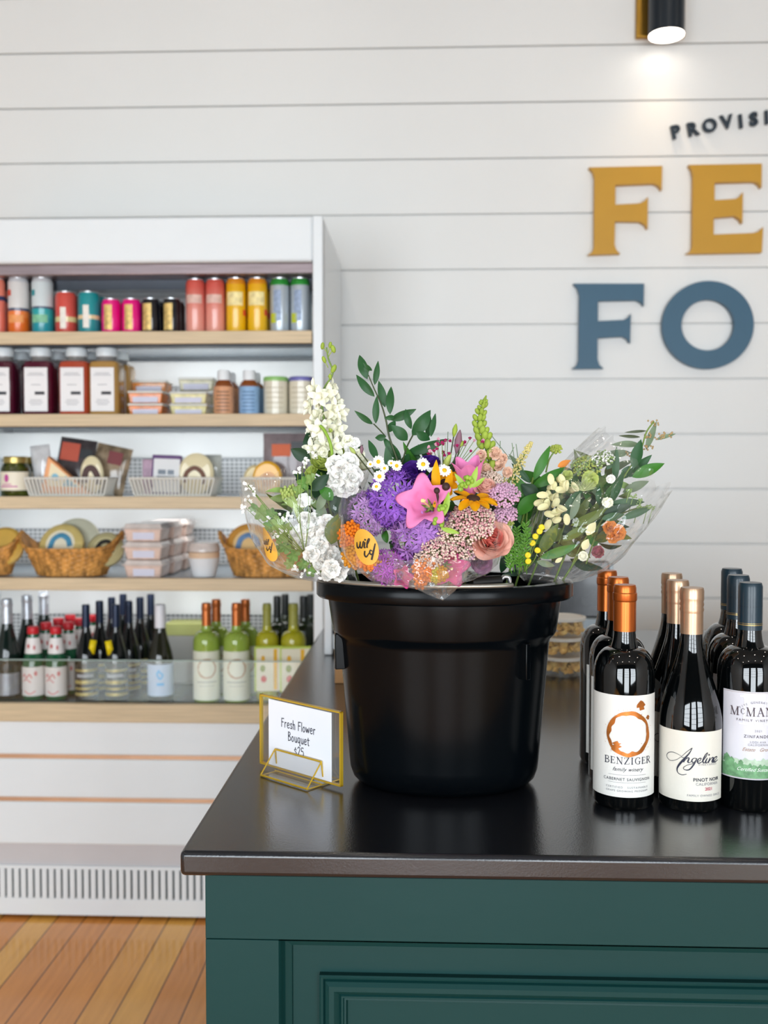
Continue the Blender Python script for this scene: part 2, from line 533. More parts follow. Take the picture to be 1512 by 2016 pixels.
# wall lamp
p = at(1312, 69, YB - .11)
lr = 34 / F * p.y
t = thing('wall_lamp', 'black cylinder wall lamp shining down above the sign', 'wall lamp', (p.x, YB - .11, p.z))
M().lathe([(lr * .9, .0), (lr, 0), (lr, .26), (0, .26), (0, .255), (lr * .9, .25), (lr * .9, 0)], 40).build('shade', mat('satin navy black metal', '#1b232b', rough=.35, var=.05), t)
M().lathe([(0, -.003), (lr * .97, -.003), (lr * .97, .0), (0, .0)], 40).build('lens', mat('lit lamp lens', '#fff4e6', emit=6.0), t, label='glowing white lens')
M().box((-.086, .085, .03), (.086, .11, .24)).build('wall_plate', mat('brushed brass', '#b58a3a', rough=.35, metal=.9, var=.05), t, bevel=.004, label='brass mounting plate')
M().tube([(-.02, .1, .13), (-.01, .04, .13)], .018, 12).build('bracket', MC['brushed brass'], t)
sl = lamp('lamp_beam', 'SPOT', (0, .02, -.004), (R(-14), 0, 0), 6, (1.0, .70, .38), parent=t)
sl.data.spot_size = R(118); sl.data.spot_blend = 1.0; sl.data.shadow_soft_size = .05
# ================================================================ OPEN DISPLAY COOLER
CY, CX1, CX0 = 3.0, -0.291, -1.5          # front plane, right outer side, left side (beyond the frame)
CYB = YB - .03
WHITE = mat('white enamel metal', '#e6ebee', rough=.3, var=.01)
LIGHTW = mat('white liner metal', '#e6e7e6', rough=.32, var=.01)
WOOD = mat('pale oak shelf edge', '#cdb795', rough=.45, var=.12, vscale=5, stretch=(1.2, 1, 30))
COPPER = mat('copper accent strip', '#c79c7c', rough=.35, metal=.3, var=.08)
GREYM = mat('grey kick metal', '#c9c6c8', rough=.4, var=.02)
DARKM = mat('dark steel strip', '#3a3f46', rough=.35, metal=.6, var=.1)
SH = [1.782, 1.538, 1.292, 1.047]
DECK = .667
cool = thing('display_cooler', 'tall white open display cooler with wood edged shelves against the board wall', 'display cooler', (-1.0, CY, 0))
OX, OY = -1.0, CY
def cb(a, b, m=None):
    m = m or M()
    return m.box((a[0] - OX, a[1] - OY, a[2]), (b[0] - OX, b[1] - OY, b[2]))
cb((CX0, CY + .62, .06), (CX1 - .02, CYB, 2.1)).build('back_panel', WHITE, cool)
cb((CX1 - .014, CY + .03, .06), (CX1, CYB, 2.12), cb((CX1 - .03, CY, .6), (CX1, CY + .05, 2.12))).build('side_panel', WHITE, cool, bevel=.004)
cb((CX0, CY, .06), (CX0 + .03, CYB, 2.12)).build('side_panel', WHITE, cool, bevel=.004)
cb((CX0, CY, 1.987), (CX1 - .03, CYB, 2.12)).build('header', WHITE, cool, bevel=.008)
cb((CX0 + .03, CY + .02, 1.955), (CX1 - .03, CY + .1, 1.987)).build('light_rail', mat('brushed pinkish steel', '#9c8d90', rough=.3, metal=.7, var=.15, stretch=(1, 1, 20)), cool, bevel=.003)
cb((CX0 + .03, CY + .1, 1.925), (CX1 - .03, CY + .16, 1.987)).build('air_duct', DARKM, cool)
lamp('header_fill_light', 'AREA', ((CX0 + CX1) / 2 - OX, .26, 1.93), (R(20), 0, 0), 1.1, (1, .98, .95), 1.05, .02, parent=cool)  # added fill light for the top bay, not a known lamp
# liner: plain above, louvred below, in each bay
def perforated():
    m = bpy.data.materials.new('perforated liner'); m.use_nodes = True
    nt = m.node_tree; L = nt.links.new; b = nt.nodes['Principled BSDF']; b.inputs['Roughness'].default_value = .35
    tc = nt.nodes.new('ShaderNodeTexCoord'); sp = nt.nodes.new('ShaderNodeSeparateXYZ'); L(tc.outputs['Object'], sp.inputs[0])
    def saw(src, k, th):
        a = nt.nodes.new('ShaderNodeMath'); a.operation = 'MULTIPLY'; L(src, a.inputs[0]); a.inputs[1].default_value = k
        f = nt.nodes.new('ShaderNodeMath'); f.operation = 'FRACT'; L(a.outputs[0], f.inputs[0])
        g = nt.nodes.new('ShaderNodeMath'); g.operation = 'LESS_THAN'; L(f.outputs[0], g.inputs[0]); g.inputs[1].default_value = th
        return g.outputs[0]
    mu = nt.nodes.new('ShaderNodeMath'); mu.operation = 'MULTIPLY'; L(saw(sp.outputs['X'], 62, .62), mu.inputs[0]); L(saw(sp.outputs['Z'], 74, .42), mu.inputs[1])
    mx = nt.nodes.new('ShaderNodeMix'); mx.data_type = 'RGBA'; L(mu.outputs[0], mx.inputs['Factor'])
    mx.inputs['A'].default_value = lin('#cfd1d2'); mx.inputs['B'].default_value = lin('#63676c')
    L(mx.outputs['Result'], b.inputs['Base Color'])
    return m
PERF = perforated()
tops = [1.94] + [z - .035 for z in SH]
bots = SH + [DECK]
for zt, zb_ in zip(tops, bots):
    zm = zb_ + (zt - zb_) * .6
    cb((CX0 + .03, CY + .5, zb_), (CX1 - .03, CY + .52, zm)).build('liner_grille', PERF, cool)
    cb((CX0 + .03, CY + .485, zm), (CX1 - .03, CY + .5, zt)).build('liner_panel', LIGHTW, cool)
for z in SH:
    s = cb((CX0 + .03, CY + .018, z - .022), (CX1 - .033, CY + .48, z - .002)).build('shelf', mat('pale blue grey shelf metal', '#b9c6d0', rough=.25, metal=.3, var=.03), cool)
    cb((CX0 + .03, CY, z - .034), (CX1 - .033, CY + .018, z + .003)).build('shelf_edge', WOOD, s, bevel=.002)
    cb((CX0 + .03, CY + .04, z - .036), (CX1 - .033, CY + .1, z - .022)).build('under_shelf_strip', DARKM, s)  # dark steel strip along the underside of the shelf
    lamp('shelf_fill_light', 'AREA', ((CX0 + CX1) / 2 - OX, .26, z - .026), (R(20), 0, 0), 1.1, (1, .98, .95), 1.05, .02, parent=cool)  # unseen fill light added under each shelf to brighten the liner
d = cb((CX0 + .03, CY + .02, DECK - .04), (CX1 - .03, CY + .5, DECK)).build('deck', mat('dark glossy deck', '#5a646a', rough=.2, var=.1), cool)
cb((CX0 + .03, CY - .005, DECK - .052), (CX1, CY + .02, DECK + .004)).build('deck_edge', WOOD, d, bevel=.003)
# lower white panels with copper strips
cb((CX0, CY + .01, .511), (CX1, CY + .06, .616)).build('front_panel', WHITE, cool, bevel=.006)
cb((CX0, CY + .016, .498), (CX1, CY + .05, .511)).build('accent_strip', COPPER, cool)
cb((CX0, CY + .01, .379), (CX1, CY + .06, .498)).build('front_panel', WHITE, cool, bevel=.006)
cb((CX0, CY + .016, .366), (CX1, CY + .05, .379)).build('accent_strip', COPPER, cool)
cb((CX0, CY + .01, .235), (CX1, CY + .06, .366)).build('front_panel', WHITE, cool, bevel=.006)
cb((CX0, CY + .03, .15), (CX1, CY + .06, .236)).build('kick_plate', GREYM, cool, bevel=.003)
cb((CX0, CY + .06, .02), (CX1, CYB, .6)).build('base_body', WHITE, cool)
# slotted air grille
g = M()
z0, z1, s0, s1 = .012, .165, .064, .155
cb((CX0, CY + .022, z0), (CX1 + .004, CY + .034, s0), g); cb((CX0, CY + .022, s1), (CX1 + .004, CY + .034, z1), g)
px = 396.5
xr = CX1 + .004
slots = []
while True:
    xc = at(px, 1750, CY + .022).x
    if xc < CX0 + .05: break
    slots.append(xc); px -= 13.75
last = xr
for xc in slots:
    cb((xc + .0032, CY + .022, s0), (last, CY + .034, s1), g); last = xc - .0032
cb((CX0, CY + .022, s0), (last, CY + .034, s1), g)
g = g.build('air_grille', WHITE, cool, bevel=.0012)
cb((CX0 + .01, CY + .034, .03), (CX1, CY + .045, .16)).build('grille_shade_sheet', mat('painted slot shade', '#3f5359', rough=.6, var=.05), g)  # dark sheet; the shade inside the slots is put into its colour
for fx in (CX0 + .1, CX1 - .12): cb((fx, CY + .1, 0), (fx + .06, CY + .16, .03)).build('foot', DARKM, cool)
# glass end and front guard
GLASS = film('clear glass', '#e8f4ef', base=.03, edge=.25, rough=.02, crinkle=0, milky=.05)
GEDGE = mat('green glass edge', '#1f7f70', rough=.15, coat=.5, var=.1)
ge = cb((CX1 - .024, CY + .012, DECK), (CX1 - .018, CY + .48, 1.95)).build('glass_end', GLASS, cool, smooth=False)
cb((CX1 - .024, CY + .006, DECK), (CX1 - .017, CY + .0125, 1.95)).build('glass_edge', GEDGE, ge)
gg = cb((CX0 + .03, CY + .022, DECK - .01), (CX1 - .03, CY + .026, .797)).build('glass_guard', GLASS, cool, smooth=False)
cb((CX0 + .03, CY + .021, .797), (CX1 - .03, CY + .027, .800)).build('guard_edge', mat('pale guard edge', '#9fb3ad', rough=.2, var=.05), gg)
# ================================================================ GOODS IN THE COOLER
def pm(Y): return Y / F
SILV = mat('aluminium lid', '#c9ccd0', rough=.28, metal=.85, var=.02)
# ---- drink cans on the top shelf
def can(px, wpx, top, Yc, bodym, label, group, patches=(), z=SH[0]):
    r = wpx / 2 * pm(Yc)
    h = at(px, top, Yc - r * .5).z - z
    t = thing('drink_can', label, 'drink can', (at(px, 600, Yc).x, Yc, z + .001), group=group)
    M().lathe([(0, .002), (r * .8, .002), (r * .86, 0), (r, .009), (r, h - .014), (r * .86, h - .003)], 28).build('can_body', bodym, t)
    M().lathe([(r * .86, h - .003), (r * .88, h), (r * .8, h), (r * .78, h - .004), (0, h - .004)], 28).build('can_lid', SILV, t)
    for (u0, u1, v0, v1, m) in patches:
        arc_patch(r + .0004, u0 * r, u1 * r, .009 + v0 * (h - .023), .009 + v1 * (h - .023)).build('print_patch', m, t)
    return t
def gold_print(): return mat('gold foil print', '#d8b871', rough=.4, metal=.3, var=.35, vscale=70)
white_p = mat('white print', '#e9e2d8', rough=.4, var=.06, vscale=60)
orange_m = bands('orange and white can', [(0, '#e0660f'), (.3, '#ea7a32'), (.42, '#46506a'), (.47, '#d8d5d3'), (.93, '#c4c6ca')], coat=.6)
teal_m = bands('teal and white can', [(0, '#0a8f9c'), (.3, '#1b9fa3'), (.46, '#46506a'), (.5, '#cfd8da'), (.93, '#c4c6ca')], coat=.6)
CANS = [
    (-3, 27, 549, bands('salmon can navy band', [(0, '#dd7260'), (.62, '#27335c'), (.7, '#e07f6a')], coat=.6), [], 'tall salmon can with a navy band', 'at the left end of the top shelf'),
    (37, 41, 547, orange_m, [(-.9, -.4, .72, .84, mat('red print', '#d9492f', rough=.4, var=.1)), (-.8, .8, .18, .34, mat('pale orange print', '#ef9d5c', rough=.4, var=.15, vscale=60))], 'tall can, white above and orange below', 'on the top shelf'),
    (84, 42, 547, teal_m, [(-.9, -.4, .72, .84, mat('teal print', '#1f8f98', rough=.4, var=.1)), (-.8, .8, .18, .34, mat('lime print', '#7fbf9a', rough=.4, var=.2, vscale=60))], 'tall can, white above and teal below', 'on the top shelf'),
    (130, 42, 575, bands('red craft can', [(0, '#c8463c'), (.3, '#d9c58e'), (.42, '#cf4b40')], coat=.6), [(-.25, .3, .08, .68, white_p)], 'short red can with a cream band', 'on the top shelf'),
    (175, 43, 575, bands('teal craft can', [(0, '#12868c'), (.36, '#e0c79a'), (.46, '#168e94')], coat=.6), [(-.25, .3, .1, .74, white_p)], 'short teal can with a cream band', 'on the top shelf'),
]
PAIRS = [
    ((219, 259), 38, 589, mat('magenta can', '#e8067f', rough=.2, coat=.6, var=.03), [(-.5, .35, .06, .94, gold_print())], 'slim magenta can with gold print'),
    ((297, 338), 36, 588, mat('black can', '#17161c', rough=.2, coat=.6, var=.05), [(-.75, .3, .04, .97, gold_print())], 'slim black can with gold print'),
    ((385, 424), 38, 550, bands('salmon pink can', [(0, '#e59a88'), (.45, '#e08d7e'), (.88, '#d2584c')], coat=.6, smooth=True), [(-.9, .9, .58, .76, mat('greyed pink print', '#d9b3a6', rough=.4, var=.15, vscale=60))], 'tall salmon pink can with a red shoulder'),
    ((465, 507), 39, 548, bands('yellow can', [(0, '#e9b404'), (.8, '#e8ab06'), (.9, '#dd8a12')], coat=.6), [(-.9, .9, .52, .8, mat('cream print', '#ecd79a', rough=.4, var=.25, vscale=60)), (.9, 1.4, .32, .44, mat('red print', '#d9492f'))], 'tall yellow can with cream print'),
    ((551, 591), 38, 548, bands('silver can green top', [(0, '#b9c3cb'), (.88, '#2f9a3b')], metal=.35, coat=.2), [(-.55, .25, .2, .84, mat('blue grey print', '#98a9c4', rough=.4, var=.25, vscale=80)), (-.95, -.25, .16, .36, mat('lime print patch', '#c3cc1e', rough=.4, var=.1))], 'tall silver can with a green top'),
]
for (px, wd, top, m, pt, lab, where) in CANS:
    Yc = CY + .075
    r = wd / 2 * pm(Yc)
    t = can(px, wd, top, Yc, m, 'front ' + lab + ' ' + where, 'drink cans on the top shelf', pt)
    copy_thing(t, t.location + Vector((0, 2 * r + .005, 0)), lab + ' half hidden behind the front one like it')
for (pxs, wd, top, m, pt, lab) in PAIRS:
    Yc = CY + .075
    r = wd / 2 * pm(Yc)
    for k, px in enumerate(pxs):
        side = ('left', 'right')[k]
        if k == 0: t = t0 = can(px, wd, top, Yc, m, lab + ', left one of the front pair', 'drink cans on the top shelf', pt)
        else: t = copy_thing(t0, (at(px, 600, Yc).x, Yc, SH[0] + .001), lab + ', right one of the front pair')
        copy_thing(t, t.location + Vector((0, 2 * r + .005, 0)), lab + ', behind the ' + side + ' front one')

# ---- square juice bottles on the second shelf
def sq(a, z, n=5.0):
    return 1 / (abs(cos(a)) ** n + abs(sin(a)) ** n) ** (1 / n)
CAPW = mat('milky white cap', '#dfe6ea', rough=.35, sub=.1, var=.02)
INK = mat('dark print ink', '#2b2c33', rough=.6, var=.05)
GREYINK = mat('grey print ink', '#8d8f96', rough=.6, var=.05)
PAPER = mat('white paper label', '#ecebec', rough=.6, var=.015, vscale=20)
CLEARP = mat('clear bottle neck', '#8d8a88', rough=.12, coat=.5, var=.1)
def juice(px, Yc, col, label):
    z = SH[1]
    r = 30 * pm(Yc)
    hb = at(px, 703, Yc - r).z - z
    t = thing('juice_bottle', label, 'juice bottle', (at(px, 760, Yc).x, Yc, z + .001), group='square juice bottles on the second shelf')
    M().lathe([(0, 0), (r * .93, 0), (r, .006), (r, hb * .84), (r * .93, hb * .92), (r * .78, hb * .94)], 40, fn=sq).build('bottle_body', mat('juice ' + col, col, rough=.12, coat=.5, var=.06), t)
    M().lathe([(r * .78, hb * .94), (r * .68, hb * .98), (r * .62, hb), (r * .62, hb + .012)], 40, fn=lambda a, q: 1).build('bottle_neck', CLEARP, t)
    M().lathe([(r * .68, hb + .004), (r * .7, hb + .006), (r * .7, hb + .026), (r * .64, hb + .03), (0, hb + .03)], 32).build('bottle_cap', CAPW, t)
    lw, l0, l1 = 23 * pm(Yc), hb * .07, hb * .82
    lb = M().box((-lw, -r - .0012, l0), (lw, -r - .0002, l1)).build('paper_label', PAPER, t, bevel=.0004)
    g = G().rect(-lw * .1, l0 + (l1 - l0) * .38, lw * .75, l0 + (l1 - l0) * .45)
    g.flat(-r - .0016).build('print', INK, lb)
    g = G()
    for f, a in ((.82, .75), (.86, .6), (.6, .4), (.25, .5), (.2, .6), (.15, .45)): g.rect(-lw * a, l0 + (l1 - l0) * f, lw * a, l0 + (l1 - l0) * (f + .012))
    g.flat(-r - .0016).build('print', GREYINK, lb)
    return t
Yj = CY + .085
for px, col, lab in ((8, '#4c1127', 'dark plum juice in a square bottle at the left end of the second shelf'), (82, '#521128', 'dark plum juice in a square bottle left of the brick red juice'),
                     (152, '#b34a30', 'brick red juice in a square bottle with a white label'), (211, '#b08748', 'amber juice in a square bottle right of the brick red juice')):
    a = juice(px, Yj, col, lab)
    copy_thing(a, (a.location.x + .006, Yj + .1, SH[1] + .001), lab.split(' in a')[0] + {8: ' behind the leftmost juice bottle', 82: ' behind the second plum juice bottle', 152: ' in the back row behind the brick red bottle', 211: ' in the back row behind the amber bottle'}[px])

# ---- deli tubs
def taper_box(m, cx, cy, w, d, h, k, z0=0.0, mi=0):
    """box that widens upwards by factor k"""
    vs = [(cx + sx * w / 2, cy + sy * d / 2, z0) for sx, sy in ((-1, -1), (1, -1), (1, 1), (-1, 1))]
    vs += [(cx + sx * w / 2 * k, cy + sy * d / 2 * k, z0 + h) for sx, sy in ((-1, -1), (1, -1), (1, 1), (-1, 1))]
    return m.add(vs, [(3, 2, 1, 0), (4, 5, 6, 7), (0, 1, 5, 4), (1, 2, 6, 5), (2, 3, 7, 6), (3, 0, 4, 7)], mi=mi)
LIDC = mat('clear tub lid', '#d5d3cb', rough=.15, coat=.4, var=.03)
LAV = mat('lavender paper label', '#d3d3e4', rough=.6, var=.03, vscale=40)
def tub(px, Yc, z, wpx, hpx, col, label, group, lidc=LIDC, lw=.7):
    w, h = wpx * pm(Yc), hpx * pm(Yc)
    t = thing('deli_tub', label, 'deli tub', (at(px, 800, Yc).x, Yc, z + .0008), group=group)
    taper_box(M(), 0, 0, w * .88, w * .72, h * .82, 1.1).build('tub_body', mat('tub ' + col, col, rough=.25, coat=.4, var=.3, vscale=45), t, bevel=.003)
    M().box((-w / 2, -w * .41, h * .8), (w / 2, w * .41, h)).build('tub_lid', lidc, t, bevel=.003)
    q = taper_box(M(), 0, -w * .378, w * lw, .001, h * .7, 1.02, h * .06)
    q.build('paper_label', LAV, t)
    return t
Yd = CY + .1
def stack(px, Yc, z, wpx, hpx, n, mk, names):
    for k in range(n): mk(px, Yc, z + k * (hpx * pm(Yc) + .0008), names[k])
gq = 'deli tubs on the second shelf'
stack(293, Yd, SH[1], 70, 24, 2, lambda p, y, z, l: tub(p, y, z, 70, 24, '#d8741d', l, gq), ['orange deli tub at the bottom of the front orange stack', 'orange deli tub on top of the front orange stack'])
stack(300, Yd + .12, SH[1], 70, 24, 3, lambda p, y, z, l: tub(p, y, z, 70, 24, '#c9791f', l, gq), ['orange deli tub at the bottom of the stack behind the orange tubs', 'orange deli tub in the middle of the stack behind the orange tubs', 'orange deli tub on top of the stack behind the orange tubs'])
stack(377, Yd, SH[1], 74, 23, 2, lambda p, y, z, l: tub(p, y, z, 74, 23, '#d9cf95', l, gq), ['pale yellow deli tub at the bottom of the front pale stack', 'pale yellow deli tub on top of the front pale stack'])
stack(392, Yd + .13, SH[1], 70, 26, 3, lambda p, y, z, l: tub(p, y, z, 70, 26, '#b7b08a', l, gq), ['grey yellow deli tub at the bottom of the taller stack behind', 'grey yellow deli tub in the middle of the taller stack behind', 'grey yellow deli tub on top of the taller stack behind'])
# ---- small milk bottles and lidded jars
def milk(px, Yc, col, label, body='#7a3a18'):
    z = SH[1]; r = 20 * pm(Yc)
    t = thing('flavoured_milk_bottle', label, 'milk bottle', (at(px, 780, Yc).x, Yc, z + .001), group='small milk bottles on the second shelf')
    H = at(px, 728, Yc - r).z - z
    M().lathe([(0, 0), (r * .9, 0), (r, .005), (r, H * .62), (r * .86, H * .72), (r * .62, H * .78), (r * .6, H * .82)], 28).build('bottle_body', mat('milk ' + body, body, rough=.2, coat=.4, var=.1), t)
    M().lathe([(r * .63, H * .78), (r * .63, H * .97), (r * .55, H), (0, H)], 28).build('bottle_cap', mat('white cap', '#eef0f2', rough=.35, var=.02), t)
    lb = M().lathe([(r + .0004, .004), (r + .0006, .005), (r + .0006, H * .63), (r + .0004, H * .635)], 28).build('sleeve_label', mat('sleeve ' + col, col, rough=.4, var=.12, vscale=60), t)
    g = G()
    for k in range(6): g.rect(-r * (.75 - .1 * (k % 3)), H * (.1 + .08 * k), r * (.75 - .08 * (k % 2)), H * (.125 + .08 * k))
    g.wrap(r + .0012).build('print', mat('print on ' + col, '#7b5a47' if col[1] == 'd' else '#5d7ea6', rough=.5, var=.2, vscale=80), lb)
    return t
for px, col, a, b in ((441, '#d59b74', 'small milk bottle with a tan sleeve and white cap', 'tan'), (491, '#8db1d6', 'small milk bottle with a pale blue sleeve and white cap', 'blue')):
    t = milk(px, CY + .07, col, a + ', front row', '#8a4a22')
    copy_thing(t, t.location + Vector((.003, .075, 0)), 'small milk bottle behind the front ' + b + ' sleeved one')
def jar(px, Yc, lid, lname, label):
    z = SH[1]; r = 24 * pm(Yc)
    H = at(px, 741, Yc - r).z - z
    t = thing('yogurt_jar', label, 'jar', (at(px, 780, Yc).x, Yc, z + .001), group='cream yogurt jars on the second shelf')
    M().lathe([(0, 0), (r * .9, 0), (r, .004), (r, H * .9)], 28).build('jar_body', mat('cream jar', '#ddd6c2', rough=.2, coat=.6, var=.03), t)
    M().lathe([(r * .98, H * .88), (r * 1.02, H * .89), (r * 1.02, H * .97), (r * .95, H), (0, H)], 28).build('jar_lid', mat(lname, lid, rough=.4, var=.04), t)
    g = G()
    for k in range(5): g.rect(-r * .8, H * (.18 + .13 * k), r * .8, H * (.2 + .13 * k))
    g.wrap(r + .0004).build('print', mat('tan print', '#b9ae92', rough=.5, var=.1), t)
    return t
for px, l, n, a in ((543, '#8fc46f', 'green lid', 'cream yogurt jar with a green lid'), (593, '#6f6db1', 'violet lid', 'cream yogurt jar with a violet lid')):
    t = jar(px, CY + .07, l, n, a + ' in the front row')
    copy_thing(t, t.location + Vector((.004, .09, 0)), a + ' in the row behind')

# ---- third shelf: olive jars, white slatted baskets and cheeses
def olive(px, Yc, label):
    z = SH[2]; r = 29 * pm(Yc)
    H = at(px, 899, Yc - r).z - z
    t = thing('olive_jar', label, 'jar', (at(px, 940, Yc).x, Yc, z + .001), group='olive jars on the third shelf')
    M().lathe([(0, 0), (r * .92, 0), (r, .006), (r, H * .7), (r * .82, H * .82), (r * .72, H * .84)], 32).build('jar_body', mat('olives in brine', '#3c4212', rough=.12, coat=.6, var=.6, vscale=38), t)
    M().lathe([(r * .74, H * .83), (r * .8, H * .84), (r * .8, H * .97), (r * .74, H), (0, H)], 32).build('jar_lid', mat('gold jar lid', '#b9a463', rough=.3, metal=.7, var=.05), t)
    lb = arc_patch(r + .0005, -1.35 * r, 1.35 * r, H * .16, H * .62).build('paper_label', mat('cream jar label', '#ece3cf', rough=.5, var=.04), t)
    g = G().disc(-r * .25, H * .46, r * .17, 12, r * .28).rect(-r * .8, H * .24, r * .5, H * .27).rect(-r * .6, H * .3, r * .1, H * .32)
    g.wrap(r + .001).build('print', mat('pink print', '#c0529a', rough=.5, var=.1), lb)
    return t
t = olive(31, CY + .07, 'olive jar with a gold lid and cream label at the front')
copy_thing(t, t.location + Vector((.03, .09, 0)), 'olive jar in the row behind, next to the first basket')
WB = mat('white plastic basket', '#dedcd4', rough=.4, var=.02)
def slat_basket(px, Yc, z, wpx, hpx, label, dep=.13):
    w, h = wpx * pm(Yc), hpx * pm(Yc)
    t = thing('slatted_basket', label, 'basket', (at(px, 950, Yc).x, Yc, z + .001), group='white slatted baskets on the third shelf')
    kb = .88
    b = M().box((-w / 2 * kb, -dep / 2 * kb, 0), (w / 2 * kb, dep / 2 * kb, .004)); b.build('basket_base', WB, t)
    m = M()
    def bar(x0, y0, x1, y1, wd): m.tube([(x0 * kb, y0 * kb, .002), (x1, y1, h - .004)], wd, 6)
    n = 22
    for i in range(n + 1):
        x = -w / 2 + w * i / n
        bar(x, -dep / 2, x, -dep / 2, w / n * .27); bar(x, dep / 2, x, dep / 2, w / n * .2)
    for i in range(1, 10):
        y = -dep / 2 + dep * i / 10
        bar(-w / 2, y, -w / 2, y, w / n * .2); bar(w / 2, y, w / 2, y, w / n * .2)
    m.build('slats', WB, t)
    pts = [(-w / 2, -dep / 2), (w / 2, -dep / 2), (w / 2, dep / 2), (-w / 2, dep / 2)]
    m = M()
    for zz, k in ((h - .004, 1.0), (.006, kb)):
        m.tube([(x * k, y * k, zz) for x, y in pts], .0035 if k == 1 else .0025, 8, close=True)
    m.build('basket_rim', WB, t)
    return t
Yk = CY + .09
slat_basket(144, Yk, SH[2], 164, 39, 'white slatted basket with an orange cheese wedge, left of two')
slat_basket(348, Yk, SH[2], 166, 39, 'white slatted basket with the purple edged cheese pack')
slat_basket(546, Yk, SH[2], 130, 39, 'white slatted basket with yellow cheese, partly behind the flowers')
def pillow(m, w, h, d, mtx=None, crease=.1):
    """sealed bag: fat in the middle, thin at the seams"""
    def f(s):
        def g(u, v):
            a, b = 2 * u - 1, 2 * v - 1
            k = max(0, (1 - abs(a) ** 2.4)) ** .5 * max(0, (1 - abs(b) ** 2.4)) ** .5
            nz = noise.noise(Vector((a * 3 + s, b * 3, w * 40))) * crease
            return (a * w / 2 * (1 + nz * .2), s * d / 2 * (k + nz * k), (b + 1) * h / 2)
        return g
    m.grid(f(-1), 14, 14, mtx); m.grid(lambda u, v: f(1)(1 - u, v), 14, 14, mtx)
    return m
def pack(px, py, Yc, wpx, hpx, d, m, label, cat='cheese pack', name='cheese_pack', tilt=0.0, lean=0.0, group='cheese packs in the cooler', base=None, shape='bag'):
    """pack whose lower centre sits at pixel (px, py)"""
    p = at(px, py, Yc)
    t = thing(name, label, cat, (p.x, Yc, base if base is not None else p.z), group=group)
    w, h = wpx * pm(Yc), hpx * pm(Yc)
    T = Matrix.Rotation(R(tilt), 4, 'Y') @ Matrix.Rotation(R(lean), 4, 'X')
    if shape == 'bag': o = pillow(M(), w, h, d, T).build('bag', m, t)
    elif shape == 'box': o = M().box((-w / 2, -d / 2, 0), (w / 2, d / 2, h), T).build('wrapper', m, t, bevel=.003)
    elif shape == 'wedge': o = M().prism([(-w / 2, 0), (w / 2, 0), (-w / 2 + w * .12, h)], -d / 2, d / 2, T).build('wrapper', m, t, bevel=.003)
    elif shape == 'round':
        Q = T @ Matrix.Translation((0, 0, h / 2)) @ Matrix.Rotation(PI / 2, 4, 'X')
        o = M().lathe([(0, -d / 2), (h * .42, -d / 2), (h / 2, -d / 4), (h / 2, d / 4), (h * .42, d / 2), (0, d / 2)], 32, sx=w / h, mtx=Q).build('rind', m, t)
    t['_w'], t['_h'], t['_d'] = w, h, d
    return t, T, w, h, d
def patch(t, T, g, y, m, name='paper_label'):
    o = g.mesh(lambda u, v: T @ Vector((u, y, v)), 9.0).build(name, m, t)
    return o
bz = SH[2] + .008
DKBAG = mat('dark clear bag', '#4a4446', rough=.15, coat=.5, var=.5, vscale=25)
PALE = mat('pale cheese', '#d9c690', rough=.4, coat=.3, var=.15, vscale=25)
CREAM = mat('cream wrapper', '#e8dcb4', rough=.35, coat=.3, var=.05)
BROWN = mat('brown print', '#4a2a26', rough=.5, var=.1)
# basket 1
t, T, w, h, d = pack(138, 968, Yk + .035, 74, 112, .03, DKBAG, 'dark bag with a red label standing at the back of the left white basket', tilt=8, lean=-8, base=bz)
patch(t, T, G().rect(-w * .4, h * .58, w * .1, h * .9), -d * .52, mat('red label', '#c2533a', rough=.5, var=.1))
patch(t, T, G().rect(w * .12, h * .66, w * .44, h * .82), -d * .52, mat('black label', '#1d2226', rough=.4, var=.1))
t, T, w, h, d = pack(206, 968, Yk + .04, 72, 98, .03, mat('clear bag of crackers', '#8f7d66', rough=.15, coat=.5, var=.55, vscale=30), 'clear bag of pale crackers at the right end of the left white basket', cat='cracker bag', name='cracker_bag', tilt=12, lean=-6, base=bz)
patch(t, T, G().rect(-w * .1, h * .62, w * .3, h * .88), -d * .5, mat('maroon label', '#7a2f33', rough=.5, var=.1))
t, T, w, h, d = pack(89, 968, Yk + .02, 40, 98, .03, mat('milky clear bag', '#cfd0d2', rough=.12, coat=.6, var=.2, vscale=25), 'crumpled clear bag at the left end of the left white basket', cat='bag', name='clear_bag', tilt=-6, base=bz)
t, T, w, h, d = pack(182, 968, Yk + .0, 46, 76, .022, CREAM, 'cream cheese piece with a dark arch label in the left white basket', base=bz, shape='round')
patch(t, T, G().add(ribbon([(-.3 * w, h * .35), (-.2 * w, h * .62), (.05 * w, h * .68), (.25 * w, h * .5), (.28 * w, h * .3)], w * .28)), -d * .52, BROWN)
t, T, w, h, d = pack(133, 968, Yk - .03, 104, 74, .03, mat('orange cheese wrapper', '#efa56a', rough=.35, coat=.4, var=.06), 'orange cheese wedge with a blue printed label in the left white basket', base=bz, shape='wedge', tilt=3)
l = patch(t, T, G().poly([(-.38 * w, h * .2), (.3 * w, h * .2), (-.31 * w, h * .84)]), -d * .52, mat('cheese label cream', '#f0dfba', rough=.5, var=.05))
patch(t, T, G().poly([(-.05 * w, h * .22), (.22 * w, h * .22), (-.02 * w, h * .5)]).disc(-.22 * w, h * .45, w * .07), -d * .54, mat('sky blue print', '#83b9cf', rough=.5, var=.2, vscale=60), 'print_patch')
